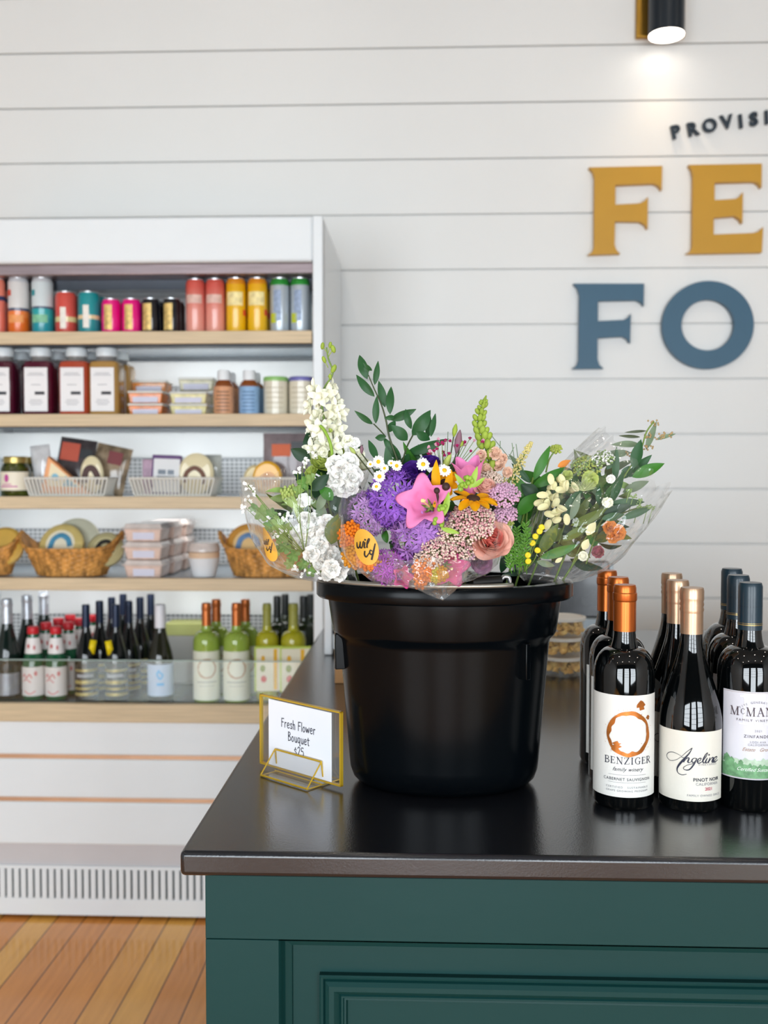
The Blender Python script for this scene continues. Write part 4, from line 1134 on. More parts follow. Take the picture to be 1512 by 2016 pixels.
def line(g, s, x, z, size, shear=0.0, xs=1.0, spacing=1.0, bold=0.0):
    return g.add(text2d(s, size, shear=shear, xs=xs, spacing=spacing, bold=bold), x, z)
def zc(py, Y): return at(1228, py, Y).z - CT
def Ub(x, cx, r): return r * math.asin(max(-.98, min(.98, (x - cx) * k1 / r)))      # across-the-label distance
# Benziger: copper capsules, three deep
rA = .0405; hA = .2955
pA = [(at(1230, 1200, 1.375), 1.375), (at(1217, 1200, 1.475), 1.475), (at(1195, 1200, 1.575), 1.575)]
tA = base_bottle('wine_bottle', 'front red wine bottle with copper capsule and copper ring label', WG, pA[0][0].x, 1.375, CT + .0005, rA, hA, 'b', DGLASS, CAPC, .79, 'ring', neck=.36)
cx = 1230
z0, z1 = zc(1571, 1.335), zc(1370, 1.335)
LW = 1.38 * rA
l = arc_patch(rA + .0004, -LW, LW, z0, z1, 40).build('paper_label', LABW, tA)
off = Ub(1239, cx, rA)
g = ringmark(G(), Ub(1241, cx, rA), zc(1446, 1.335), .0225, .0302, 11, 80)
q = random.Random(5)
for i in range(46):
    a = q.uniform(0, 2 * PI); rr = .0302 + q.uniform(-.001, .0045) * (1 if q.random() < .8 else -2.4); s = q.uniform(.0005, .0016)
    g.poly([(Ub(1241, cx, rA) + rr * sin(a + dd) + s * sin(k_), zc(1446, 1.335) + rr * cos(a + dd) + s * cos(k_)) for k_, dd in ((a, .02), (a + 2, -.03), (a + 4, .03))])
for (bx, bz, bs) in ((1263, 1390, .0062), (1217, 1468, .0052), (1212, 1476, .0038), (1276, 1415, .003)):
    g.poly([(Ub(bx, cx, rA) + bs * (1 + .45 * sin(k * 2.7 + bx)) * cos(2 * PI * k / 14), zc(bz, 1.335) + bs * .8 * (1 + .45 * sin(k * 3.1 + bz)) * sin(2 * PI * k / 14)) for k in range(14)])
g.wrap(rA + .0012).build('copper_ring_mark', COPI, l)
g = serif(G(), 'BENZIGER', Ub(1194, cx, rA), Ub(1281, cx, rA), zc(1505, 1.335), .0088)
line(g, 'family winery', off, zc(1519, 1.335), .0072, shear=.45, xs=.95, spacing=1.1)
line(g, 'CABERNET SAUVIGNON', off, zc(1538, 1.335), .0054, spacing=1.15)
g.wrap(rA + .0012).build('lettering', INKN, l)
g = G()
for py in (1527, 1542): g.rect(off - .026, zc(py, 1.335), off + .026, zc(py, 1.335) + .0003)
line(g, 'CERTIFIED   SUSTAINABLE', off, zc(1553, 1.335), .0038, spacing=1.35)
line(g, 'GRAPE GROWING PROGRAM', off, zc(1560, 1.335), .0036, spacing=1.3)
g.wrap(rA + .0012).build('fine_print', INKG, l)
copy_thing(tA, (pA[1][0].x, 1.475, CT + .0005), 'second red wine bottle in the copper capsule row', rotz=.05)
copy_thing(tA, (pA[2][0].x, 1.575, CT + .0005), 'rearmost red wine bottle in the copper capsule row', rotz=.38)
# Angeline: champagne caps, sloping shoulders
rB = .041; hB = .2925
cx = 1361
tB = base_bottle('wine_bottle', 'front red wine bottle with champagne coloured cap and script label', WG, at(1362, 1200, 1.37).x, 1.37, CT + .0005, rB, hB, 'u', DGLASS, CAPR, .79, 'thread', cap_name='screw_cap', neck=.355)
z0, z1 = zc(1577, 1.33), zc(1440, 1.33)
l = arc_patch(rB + .0004, -1.3 * rB, 1.3 * rB, z0, z1, 40).build('paper_label', LABI, tB)
AN = [[(880, 565, .5), (840, 598, .4), (790, 650, .3), (745, 685, .3), (700, 697, .4), (674, 670, .5), (688, 636, .5), (730, 622, .4), (790, 640, .3)],
      [(880, 565, .5), (858, 610, .9), (815, 665, 1.5), (778, 715, 1.6), (760, 755, 1.1), (768, 788, .6), (800, 800, .5), (836, 790, .4)],
      [(795, 650, .4), (830, 656, .4), (848, 648, .5)],
      [(826, 650, .6), (812, 688, 1.2)], [(814, 686, .4), (838, 656, .5), (856, 652, .9), (846, 684, 1.2), (860, 690, .5), (878, 676, .4)],
      [(916, 652, .6), (892, 652, .6), (878, 672, 1.0), (888, 688, .7), (908, 672, .5), (918, 652, .6)], [(918, 652, .6), (896, 700, 1.2), (860, 748, 1.0), (822, 754, .6), (812, 738, .5), (840, 714, .4), (900, 692, .4)],
      [(920, 680, .4), (945, 668, .5), (952, 650, .7), (934, 654, .7), (922, 676, 1.1), (934, 692, .8), (962, 678, .4)],
      [(962, 678, .4), (990, 640, .6), (1004, 606, .5), (988, 620, .7), (968, 664, 1.2), (972, 690, .8), (990, 680, .4)],
      [(1002, 650, .6), (988, 682, 1.2), (998, 690, .6), (1012, 678, .4)], [(1014, 626, 1.2), (1017, 622, 1.2)],
      [(1024, 650, .6), (1010, 688, 1.2)], [(1012, 686, .4), (1034, 656, .5), (1050, 652, .9), (1040, 684, 1.2), (1052, 690, .5), (1064, 680, .4)],
      [(1052, 680, .4), (1074, 666, .5), (1078, 649, .7), (1062, 654, .7), (1050, 674, 1.1), (1060, 692, .8), (1086, 678, .4)]]
g = G()
for st in AN: g.add(ribbon([(Ub(1160 + p[0] / 4.295, cx, rB), zc(1340 + p[1] / 4.295, 1.33), p[2]) for p in st], .0016, 5))
line(g, 'PINOT NOIR', Ub(1394, cx, rB), zc(1537, 1.33), .0062, spacing=1.1, bold=.0001)
g.wrap(rB + .0012).build('lettering', INKN, l)
g = G()
line(g, 'CALIFORNIA', Ub(1395, cx, rB), zc(1545, 1.33), .0052, spacing=1.15)
line(g, 'VINEYARDS', Ub(1395, cx, rB), zc(1506, 1.33), .004, spacing=1.4)
line(g, 'FAMILY OWNED SINCE', Ub(1391, cx, rB), zc(1567, 1.33), .004, spacing=1.2)
g.wrap(rB + .0012).build('fine_print', INKG, l)
line(G(), '2021', Ub(1397, cx, rB), zc(1555, 1.33), .0056, bold=.0001).wrap(rB + .0012).build('vintage_year', mat('rose ink', '#c4586c', rough=.5, var=.05), l, label='rose coloured year')
copy_thing(tB, (at(1334, 1200, 1.465).x, 1.465, CT + .0005), 'second red wine bottle in the champagne cap row')
copy_thing(tB, (at(1322, 1200, 1.565).x, 1.565, CT + .0005), 'rearmost red wine bottle in the champagne cap row')
# McManis: dark teal caps, cut by the frame
rC = .0415; hC = .299
cx = 1477
tC = base_bottle('wine_bottle', 'front red wine bottle with dark teal cap and green landscape label', WG, at(1477, 1200, 1.375).x, 1.375, CT + .0005, rC, hC, 'b', DGLASS, CAPB, .79, 'thin', cap_name='screw_cap', neck=.37, turn=.27)
G().rect(-.03, hC * .895, .03, hC * .897).wrap(rC * .372 + .0004).build('cap_groove', mat('black groove', '#05080a'), tC)
M().lathe([(rC * .3815 + .0004, hC * .812), (rC * .3815 + .0004, hC * .815)], 32).lathe([(rC * .3815 + .0004, hC * .82), (rC * .3815 + .0004, hC * .8215)], 32).build('gold_ring', mat('gold ring', '#c4a661', rough=.3, metal=.7), tC)
z0, z1 = zc(1533, 1.335), zc(1361, 1.335)
l = arc_patch(rC + .0004, -1.15 * rC, 1.15 * rC, z0, z1, 40).build('paper_label', mat('lilac white label', '#d9d8e0', rough=.5, var=.01), tC)
edge = mat('tan label edge', '#a8938a', rough=.5)
g = G().rect(-1.15 * rC, z1 - .0016, 1.15 * rC, z1 - .0012).rect(-1.15 * rC, z0 + .0012, 1.15 * rC, z0 + .0016)
g.wrap(rC + .001).build('label_border', edge, l)
def hills(g, zb, zt, amp, seed, n=60):
    pts = [(-1.15 * rC + 2.3 * rC * i / n, zt + amp * (noise.noise(Vector((i * .35, seed, 0))) + .6 * noise.noise(Vector((i * 1.1, seed, 3))))) for i in range(n + 1)]
    for a, b_ in zip(pts, pts[1:]): g.poly([(a[0], zb), (b_[0], zb), b_, a])
    return g
hills(G(), z0 + .002, z0 + .026, .0045, 3.3).wrap(rC + .0008).build('landscape_print', mat('hazy green print', '#b7ccb4', rough=.5, var=.15, vscale=160), l)
g = hills(G(), z0 + .002, z0 + .0195, .0035, 8.1)
for tx_, tz_, ts in ((-.98 * rC, z0 + .024, .0065), (-.8 * rC, z0 + .022, .005), (-.5 * rC, z0 + .021, .004), (.9 * rC, z0 + .023, .006)):
    g.poly([(tx_ + ts * .8 * (1 + .3 * sin(k * 2.3)) * cos(2 * PI * k / 16), tz_ + ts * (1 + .3 * sin(k * 3.7)) * sin(2 * PI * k / 16)) for k in range(16)])
g.wrap(rC + .0011).build('landscape_print', mat('meadow green print', '#6f9f72', rough=.5, var=.35, vscale=140), l)
g = G()
serif(g, 'M', -.024, .024, zc(1424, 1.335), .037)
g.wrap(rC + .0009).build('monogram_print', mat('white monogram ink', '#ecebf0', rough=.5), l, label='large white letter M')
g = G()
u0 = -.036
serif(g, 'M', u0, u0 + .0128, zc(1408, 1.335), .0108)
serif(g, 'C', u0 + .0142, u0 + .0196, zc(1405, 1.335), .0072)
serif(g, 'MANIS', u0 + .021, u0 + .072, zc(1408, 1.335), .0108)
line(g, 'ZINFANDEL', 0.001, zc(1451, 1.335), .0056, spacing=1.3)
line(g, 'FAMILY VINEYARDS', .001, zc(1419, 1.335), .0045, spacing=1.5)
g.wrap(rC + .0013).build('lettering', mat('brown ink', '#4b3d44', rough=.5, var=.1), l)
g = G()
s_ = 'FIVE GENERATIONS'
for i, ch in enumerate(s_):
    a = (i - (len(s_) - 1) / 2) * .088
    g.add(text2d(ch, .0042), .035 * sin(a), zc(1383, 1.335) - .035 * (1 - cos(a)), rot=-a)
line(g, '2021', .001, zc(1439, 1.335), .004, spacing=1.3)
line(g, 'LODI AVA', .001, zc(1461, 1.335), .004, spacing=1.2)
line(g, 'CALIFORNIA', .001, zc(1466.5, 1.335), .004, spacing=1.2)
g.wrap(rC + .0013).build('fine_print', INKG, l)
line(G(), 'Estate   Grown', .001, zc(1477, 1.335), .0066, shear=.5).wrap(rC + .0013).build('script_lettering', mat('tan ink', '#b08f72', rough=.5), l)
line(G(), 'Certified Sustainable', .001, zc(1516, 1.335), .0066, shear=.5).wrap(rC + .0016).build('script_lettering', mat('white ink', '#f0f4ee', rough=.5), l)
copy_thing(tC, (at(1453, 1200, 1.475).x, 1.475, CT + .0005), 'second red wine bottle in the dark teal cap row')
copy_thing(tC, (at(1440, 1200, 1.575).x, 1.575, CT + .0005), 'rearmost red wine bottle in the dark teal cap row')

# ---- sign holder with its card
A = at(515, 1508, 1.52); B = at(672, 1553, 1.41)
zs = CT
yaw = math.atan2(B.y - A.y, B.x - A.x)
L_ = math.hypot(B.x - A.x, B.y - A.y)
Hs = .104
GOLDM = mat('polished gold edge', '#d8b030', rough=.28, metal=.35, coat=.3, var=.05)
ACRY = film('clear acrylic sheet', '#f2f2ee', base=.05, edge=.3, rough=.03, crinkle=0, milky=.1)
t = thing('sign_holder', 'clear acrylic sign holder with gold edges, left of the black bucket', 'sign holder', (A.x, A.y, CT + .0005), rotz=yaw)
e = .0011
z0 = .006
p = M().box((0, -.0015, z0), (L_, .0015, z0 + Hs)).build('acrylic_sheet', ACRY, t, smooth=False)
m = M()
for a, b in (((0, z0), (L_, z0)), ((L_, z0), (L_, z0 + Hs)), ((L_, z0 + Hs), (0, z0 + Hs)), ((0, z0 + Hs), (0, z0))):
    m.box((min(a[0], b[0]) - e, -.0028, min(a[1], b[1]) - e), (max(a[0], b[0]) + e, .0028, max(a[1], b[1]) + e))
m.build('gold_frame', GOLDM, p)
ua, ub = L_ * .22, L_ * .80
fw_, tw_, th_ = -.034, -.006, .0345         # front foot, lip top distance in front of the sheet, lip height
bs = M().box((ua, fw_, .0), (ub, .03, .0018)).build('stand_base', ACRY, t, smooth=False)
m = M()
Pq = [(ua, fw_, .002), (ub, fw_, .002), (ub, tw_, th_), (ua, tw_, th_)]
m.tube([Pq[0], Pq[1]], e * 1.3, 6).tube([Pq[1], Pq[2]], e, 6).tube([Pq[2], Pq[3]], e * 1.3, 6).tube([Pq[3], Pq[0]], e, 6)
m.tube([Pq[2], (ub, tw_ + .003, th_ - .022)], e, 6).tube([Pq[3], (ua, tw_ + .003, th_ - .022)], e, 6)
m.tube([(ua, .03, .001), (ub, .03, .001)], e, 6).tube([(ua, fw_, .001), (ua, .03, .001)], e * .8, 6).tube([(ub, fw_, .001), (ub, .03, .001)], e * .8, 6)
m.tube([(ua, -.006, .0025), (ub, -.006, .0025)], e, 6)
m.build('gold_wire_edge', GOLDM, bs)
M().add(Pq, [(0, 1, 2, 3)]).build('sloping_lip', ACRY, t, smooth=False, solid=.0015)
# card and its hand lettering
HAND = {'F': (.5, [[(.1, 0), (.12, 1)], [(.1, .98), (.48, 1.0)], [(.1, .55), (.4, .57)]]),
        'r': (.38, [[(.08, 0), (.1, .6)], [(.1, .4), (.2, .58), (.34, .58)]]),
        'e': (.46, [[(.08, .32), (.36, .36), (.34, .56), (.2, .62), (.07, .42), (.08, .15), (.22, .0), (.4, .1)]]),
        's': (.38, [[(.34, .52), (.22, .62), (.08, .5), (.2, .33), (.32, .2), (.24, .02), (.06, .08)]]),
        'h': (.46, [[(.1, 0), (.08, 1.02)], [(.1, .4), (.22, .6), (.34, .5), (.36, 0)]]),
        'l': (.18, [[(.08, 0), (.1, 1.02)]]),
        'o': (.46, [[(.2, .6), (.07, .4), (.08, .12), (.2, 0), (.35, .14), (.36, .42), (.2, .6)]]),
        'w': (.6, [[(.04, .6), (.14, .02), (.28, .48), (.4, .02), (.54, .62)]]),
        'B': (.54, [[(.1, 0), (.1, 1)], [(.08, 1), (.34, .96), (.38, .72), (.12, .54), (.42, .44), (.44, .12), (.08, 0)]]),
        'u': (.46, [[(.08, .6), (.1, .12), (.2, .0), (.34, .14), (.36, .6)], [(.36, .4), (.4, 0)]]),
        'q': (.46, [[(.34, .56), (.18, .62), (.06, .4), (.1, .08), (.24, .06), (.34, .3)], [(.35, .6), (.35, -.26), (.42, -.2)]]),
        't': (.36, [[(.18, .86), (.18, .06), (.3, .02)], [(.02, .6), (.36, .62)]]),
        '$': (.5, [[(.38, .56), (.24, .66), (.08, .54), (.22, .38), (.38, .26), (.28, .06), (.06, .1)], [(.22, .84), (.22, .74)], [(.22, .0), (.22, -.1)]]),
        '2': (.5, [[(.06, .8), (.22, 1), (.4, .84), (.3, .5), (.06, .0)], [(.06, .02), (.44, .02)]]),
        '5': (.5, [[(.42, .98), (.14, .98), (.1, .58), (.3, .62), (.44, .38), (.32, .04), (.06, .04)]]), ' ': (.28, [])}
def hand(g, word, cx, z, hgt, xs=1.03):
    wd = sum(HAND[c][0] for c in word) * hgt * xs + (len(word) - 1) * hgt * .05
    x = cx - wd / 2
    for c in word:
        for st in HAND[c][1]: g.add(ribbon([(x + p[0] * hgt * xs, z + p[1] * hgt) for p in st], hgt * .105, 5, len(st) > 2))
        x += HAND[c][0] * hgt * xs + hgt * .05
    return g
u0, u1 = L_ * .115, L_ * .9
card = thing('price_card', 'white card lettered Fresh Flower Bouquet in the gold edged holder', 'price card', (A.x, A.y, CT + .0005), rotz=yaw)
c_ = M().box((u0, -.0026, z0 + .002), (u1, -.0020, z0 + Hs - .003)).build('card_sheet', mat('white card', '#eef0f6', rough=.6, var=.01), card)
g = G()
mid = u0 + (u1 - u0) * .5
hand(g, 'Fresh Flower', mid - .002, z0 + Hs * .615, .0128)
hand(g, 'Bouquet', mid - .001, z0 + Hs * .44, .0128)
hand(g, '$25', mid, z0 + Hs * .262, .0128)
g.flat(-.0030).build('lettering', mat('marker ink', '#3a3a48', rough=.6, var=.05), card)

# ---- snack tubs, box, screens behind the bucket
CHIP = mat('golden chips', '#ffc87a', rough=.55, var=.25, vscale=60)
TUBP = film('frosted tub plastic', '#f0e8dc', base=.08, edge=.45, rough=.2, crinkle=0, milky=.7)
LIDP = mat('milky tub lid', '#e2dbd0', rough=.35, sub=.1, var=.02)
pt = at(1106, 1280, 2.255)
rT = .0505; hT = .0425
qr = random.Random(3)
for k, nmk in enumerate(('bottom', 'middle', 'top')):
    zz = CT + .0006 + k * (hT + .0006)
    t = thing('snack_tub', 'round clear snack tub with milky lid, %s of the stack of three' % nmk, 'snack tub', (pt.x, 2.255, zz), group='round snack tubs stacked on the counter')
    M().lathe([(0, 0), (rT * .86, 0), (rT * .9, .003), (rT * .97, hT - .006)], 40).build('tub_body', TUBP, t)
    M().lathe([(rT * .96, hT - .008), (rT * 1.03, hT - .0075), (rT * 1.04, hT - .001), (rT * .95, hT), (rT * .9, hT - .003), (0, hT - .003)], 40).build('tub_lid', LIDP, t)
    m = M()
    for i in range(130):
        a = qr.uniform(0, 2 * PI); rr = rT * .84 * math.sqrt(qr.uniform(.2, 1)); s = qr.uniform(.009, .013)
        Tm = Matrix.Translation((rr * cos(a), rr * sin(a), qr.uniform(.006, hT - .014))) @ Matrix.Rotation(qr.uniform(0, 6), 4, 'Z') @ Matrix.Rotation(qr.uniform(-1.2, 1.2), 4, 'X') @ Matrix.Rotation(qr.uniform(-1.2, 1.2), 4, 'Y')
        m.grid(lambda u, v: ((u - .5) * s * 1.5, (v - .5) * s, ((u - .5) ** 2 + .6 * (v - .5) ** 2) * s * 1.6 * (1 - .4 * v)), 3, 3, Tm)
    o = m.build('chips', CHIP)
    o.location = (pt.x, 2.255, zz)
    o['kind'] = 'stuff'
    tag(o, 'golden chips inside the %s snack tub' % nmk, 'chips')
KRAFT = mat('brown kraft card', '#b08355', rough=.7, var=.05)
x0 = at(657, 1300, 2.13).x
t = tag(M().box((0, 0, 0), (.1, .07, .118)).box((-.002, -.002, .112), (.102, .072, .124)).build('cardboard_box', KRAFT, bevel=.0012), 'brown cardboard box peeking out behind the left of the black bucket', 'cardboard box')
t.location = (x0 + .002, 2.13, CT + .0005)
xp = at(637, 1280, 2.45).x
t = thing('payment_terminal', 'white payment terminal beside the cooler, behind the bucket', 'payment terminal', (xp, 2.46, CT + .0005))
TW = mat('white terminal plastic', '#dfe3e6', rough=.3, var=.02)
M().box((0, 0, .0), (.02, .14, .155)).box((.02, .01, .012), (.15, .14, .05)).build('terminal_body', TW, t, bevel=.004)
M().box((.02, .015, .05), (.15, .03, .135)).build('terminal_screen', mat('dark terminal screen', '#1b2838', rough=.1, coat=.5, var=.2), t, bevel=.002)
# dark screen and its pale base
xa, xb = at(1010, 1150, 2.62).x, at(1199, 1150, 2.62).x
zt_, zb2 = at(1190, 1105, 2.62).z, at(1150, 1216, 2.62).z
t = thing('checkout_screen', 'dark checkout screen on a pale base behind the green bouquet', 'checkout screen', ((xa + xb) / 2, 2.62, CT + .0005))
w2 = (xb - xa) / 2
M().box((-w2, 0, zb2 - CT), (w2, .03, zt_ - CT)).build('screen_body', mat('dark grey screen', '#232327', rough=.22, coat=.3, var=.5, vscale=14), t, bevel=.004)
M().box((-w2 * .6, -.03, 0), (w2 * .78, .12, zb2 - CT)).build('screen_base', mat('pale blue grey plastic', '#aebac2', rough=.4, var=.03), t, bevel=.004)
M().box((w2, .004, zt_ - CT - .045), (w2 + .012, .026, zt_ - CT - .005)).build('card_reader', mat('pale reader plastic', '#b9c3c9', rough=.3, var=.02), t, bevel=.003)
# ================================================================ BLACK BUCKET
DB, SYB = 1.463, 0.7
bx = at(874, 1300, DB).x
kb_ = DB / F
BK = mat('black bucket plastic', '#04070a', rough=.22, spec=.17, bump=.02, bscale=30, var=.1, vscale=12)
bucket = thing('flower_bucket', 'big black plastic bucket holding the wrapped bouquets', 'bucket', (bx, DB, CT + .0005))
HB = .293
RR = 252 * kb_
rz = lambda y: (at(874, y, DB).z - CT)
prof = [(0, .004), (150 * kb_, .004), (156 * kb_, 0), (168 * kb_, .002), (179 * kb_, .010), (185 * kb_, .022), (187 * kb_, .035), (206 * kb_, rz(1262)), (208 * kb_, rz(1253)), (217 * kb_, rz(1244)), (220 * kb_, rz(1238)), (230 * kb_, HB - .022)]
inn = [(222 * kb_, HB - .02), (212 * kb_, rz(1240)), (200 * kb_, rz(1255)), (180 * kb_, .03), (0, .02)]
M().lathe(prof + [(230 * kb_, HB - .006), (222 * kb_, HB - .006)] + inn, 96, sy=SYB).build('bucket_body', BK, bucket, sharp=40)
M().lathe([(229 * kb_, HB - .024), (RR * .985, HB - .024), (RR, HB - .021), (RR, HB - .003), (RR * .985, HB), (222 * kb_, HB), (222 * kb_, HB - .008)], 96, sy=SYB).build('bucket_rim', BK, bucket, sharp=40)
for ang, z0, z1 in ((-76, rz(1312), rz(1243)), (45, rz(1316), rz(1248))):
    a = R(ang); rr = 203 * kb_
    T = Matrix.Translation((rr * sin(a), -rr * SYB * cos(a), 0)) @ Matrix.Rotation(a, 4, 'Z')
    m = M().box((-.0045, -.012, z0), (.0045, .01, z1), T)
    m.build('bucket_fin', BK, bucket, bevel=.0012)
# wire handle folded down on the front rim, with its grip
STEEL = mat('dull steel wire', '#a6a49c', rough=.35, metal=.8, var=.05)
pts = []
for k in range(31):
    a = R(-92 + k * 122 / 30)
    rr = RR * .965
    pts.append((rr * sin(a), -rr * SYB * cos(a), HB + .003))
hd = M().tube(pts, .0034, 8).build('wire_handle', STEEL, bucket, sharp=0)
g0, g1 = at(928, 1140, DB - .115), at(985, 1137, DB - .1)
g0 = Vector((g0.x - bx, g0.y - DB, HB + .0075)); g1 = Vector((g1.x - bx, g1.y - DB, HB + .0085))
M().tube([g0, g1], .0075, 16).build('handle_grip', mat('black grip rubber', '#0c0c0d', rough=.4, var=.1), hd, label='black grip sleeve')
e1 = g1 + Vector((.004, .003, .0))
M().tube(smooth_path([g1, g1 + Vector((.005, .002, .0045)), g1 + Vector((.011, .003, .004)), g1 + Vector((.013, .004, -.003)), g1 + Vector((.0128, .005, -.012))]), .003, 10).build('wire_hook', mat('bright steel', '#c9ccd0', rough=.25, metal=.9, var=.05), hd, sharp=0, label='bright hooked wire end')

# ================================================================ FLOWERS
fr = random.Random(21)
def leafm(name, col, rough=.38, tl=.15, var=.12): return mat(name, col, rough=rough, spec=.3, var=var, vscale=35, translucent=tl)
LG1 = leafm('ruscus leaf green', '#2f5a33')
LG2 = leafm('bright leaf green', '#3f7a2c')
LG3 = leafm('grey green leaf', '#7c8f72', tl=.2)
LG4 = leafm('olive leaf', '#5f7231')
LG5 = leafm('pale ivy green', '#8fae62', var=.25)
LG6 = leafm('deep leaf green', '#1f3f26')
STEMG = mat('stem green', '#6f8a3a', rough=.5, var=.1)
STEMD = mat('dark stem', '#3f4a2c', rough=.5, var=.1)
def pet(name, col, tl=.12, rough=.55, var=.06, vs=60): return mat(name, col, rough=rough, spec=.25, var=var, vscale=vs, translucent=tl)
WHITEP = pet('white petal', '#fcfcf8', var=.01)
CREAMP = pet('cream petal', '#f8f8e4', var=.03)
LIMEP = pet('lime petal', '#c9d873', var=.08)
PINKP = pet('pink bell petal', '#f08cc2', var=.06, vs=30)
HOTP = pet('hot pink petal', '#e0529c', var=.1, vs=30)
PURPA = pet('allium violet', '#9560c8', var=.2)
PURPB = pet('allium lilac', '#b07fcb', var=.2)
YELP = pet('golden petal', '#f0a90c', var=.06)
PURD = pet('deep purple petal', '#4b2486', var=.2)
PEACH = pet('peach rose petal', '#f3c1b0', var=.05)
CORAL = pet('coral rose heart', '#ee8b7f', var=.06)
DUSTY = pet('dusty rose floret', '#dfa6ac', var=.1)
LILACF = pet('lilac floret', '#dcb0cc', var=.1)
LACE = pet('cream pink floret', '#efd8c8', var=.08)
ORANGE = pet('orange floret', '#ee8420', var=.12)
YBUD = pet('yellow bud', '#cdbb2e', var=.15)
MAGEN = pet('dark pink floret', '#a81d5e', var=.15)
CREAMT = pet('cream tubular petal', '#e9e4b4', var=.06)
PLUME = pet('straw plume', '#dcd08c', var=.12)
BROWNC = mat('brown cone', '#3d2416', rough=.8, var=.3, vscale=200)
YCEN = mat('yellow disc', '#e8b818', rough=.7, var=.15, vscale=200)
DAISYW = pet('daisy white', '#fcfcf8', var=.01)
SNAPG = pet('snapdragon lime', '#9db548', var=.12)
SNAPP = pet('snapdragon peach', '#e6bfa6', var=.08)
def tocam(p): return (CAM - Vector(p)).normalized()
def petal(m, L, W, T, cup=.25, curl=0.0, ws=(.15, .8, 1, .85, .05), nu=4, nv=6, ruf=0.0, seed=0.0, mi=0):
    def f(a, b):
        x = b * (len(ws) - 1); i = min(int(x), len(ws) - 2); w = ws[i] + (ws[i + 1] - ws[i]) * (x - i)
        u = 2 * a - 1
        z = cup * W * w * u * u + curl * L * b * b
        if ruf: z += ruf * W * b * sin(u * 5 + seed) * .5 + ruf * W * noise.noise(Vector((u * 2 + seed, b * 3, seed)))
        return (u * W * w / 2, L * b, z)
    return m.grid(f, nu, nv, T, mi)
def blade(m, p0, p1, w, roll=0.0, arch=.12, fold=.18, mi=0, twist=0.0):
    """leaf from base p0 to tip p1, its face turned to the viewer's side and rolled"""
    p0, p1 = Vector(p0), Vector(p1)
    ax = p1 - p0; L = ax.length; ax.normalize()
    n = tocam((p0 + p1) / 2); n = (n - ax * n.dot(ax)).normalized()
    n = Matrix.Rotation(roll, 3, ax) @ n
    s = n.cross(ax)
    def f(a, b):
        u = 2 * a - 1
        ww = w * (sin(PI * b ** .85) ** .9 if 0 < b < 1 else 0) / 2 + .0002
        nn = Matrix.Rotation(twist * (b - .5), 3, ax) @ n; ss = nn.cross(ax)
        return p0 + ax * L * b + ss * u * ww + nn * (arch * L * (sin(PI * b) - .5 * b) + fold * ww * abs(u))
    return m.grid(f, 4, 10, None, mi)
class Bouquet:
    def __init__(s, label, origin):
        s.o = Vector(origin)
        s.t = thing('wrapped_bouquet', label, 'bouquet', s.o, group='wrapped bouquets in the black bucket')
        s.stems = []
    def part(s, m, name, mats, parent=None, **k):
        m.v = [v - s.o for v in m.v]
        return m.build(name, mats, parent or s.t, **k)
    def leaf(s, px0, py0, px1, py1, w, Y, m, parent, dY=0.0, roll=None, arch=None, twist=0.0):
        a, b = at(px0, py0, Y), at(px1, py1, Y + dY)
        return s.part(blade(M(), a, b, w * Y / F, fr.uniform(-.5, .5) if roll is None else roll, fr.uniform(-.02, .14) if arch is None else arch, twist=twist), 'leaf', m, parent, sharp=0)
# ---- kinds of flower; each returns the part made
def ruffled(b, px, py, Y, wpx, col, n=5, d=None, name='ruffled_blossom', seed=None, layers=2):
    p = at(px, py, Y); r = wpx / 2 * Y / F; m = M()
    d = d or (tocam(p) + Vector((fr.uniform(-.5, .5), 0, fr.uniform(-.3, .5))))
    sd = fr.uniform(0, 50)
    for l in range(layers):
        for i in range(n):
            T = frame(p, d, 2 * PI * i / n + l * .6 + sd) @ Matrix.Rotation(R(18 + 32 * l + fr.uniform(-8, 8)), 4, 'X')
            petal(m, r * (1 - .25 * l), r * 1.2, T, .2, -.1 + .1 * l, (.2, .7, 1.05, 1.1, .75), 6, 6, .16, sd + i)
    return b.part(m, name, col, sharp=0)
def floret_ball(b, px, py, Y, rpx, col, stalk, name, n=130, fl=.16, hemi=-.25, flat=1.0, petals=6, pw=.34):
    c = at(px, py, Y); r = rpx * Y / F; m = M(); ms = M()
    k = 0
    for i in range(n * 2):
        z = 1 - 2 * (i + .5) / (n * 2); a = i * 2.39996
        d = Vector((sin(a) * math.sqrt(1 - z * z), cos(a) * math.sqrt(1 - z * z), z))
        if d.dot(tocam(c)) < hemi: continue
        d = (d + Vector((fr.uniform(-.15, .15), fr.uniform(-.15, .15), fr.uniform(-.15, .15)))).normalized()
        rr = r * fr.uniform(.86, 1.04)
        q = c + Vector((d.x * rr, d.y * rr, d.z * rr * flat))
        T = frame(q, d, fr.uniform(0, 6))
        L = fl * r * fr.uniform(.85, 1.15)
        for j in range(petals):
            A = T @ Matrix.Rotation(2 * PI * j / petals, 4, 'Z')
            m.add([(0, 0, 0), (L * pw * .5, L * .45, L * .12), (0, L, L * .3), (-L * pw * .5, L * .45, L * .12)], [(0, 1, 2, 3)], A)
        m.ball((0, 0, L * .08), L * .14, 5, 3, T)
        if i % 2 == 0: ms.tube([c + Vector((0, 0, -r * .1)), q], .0005, 3)
    o = b.part(m, name, col, smooth=False)
    b.part(ms, 'floret_stalks', stalk, o)
    return o
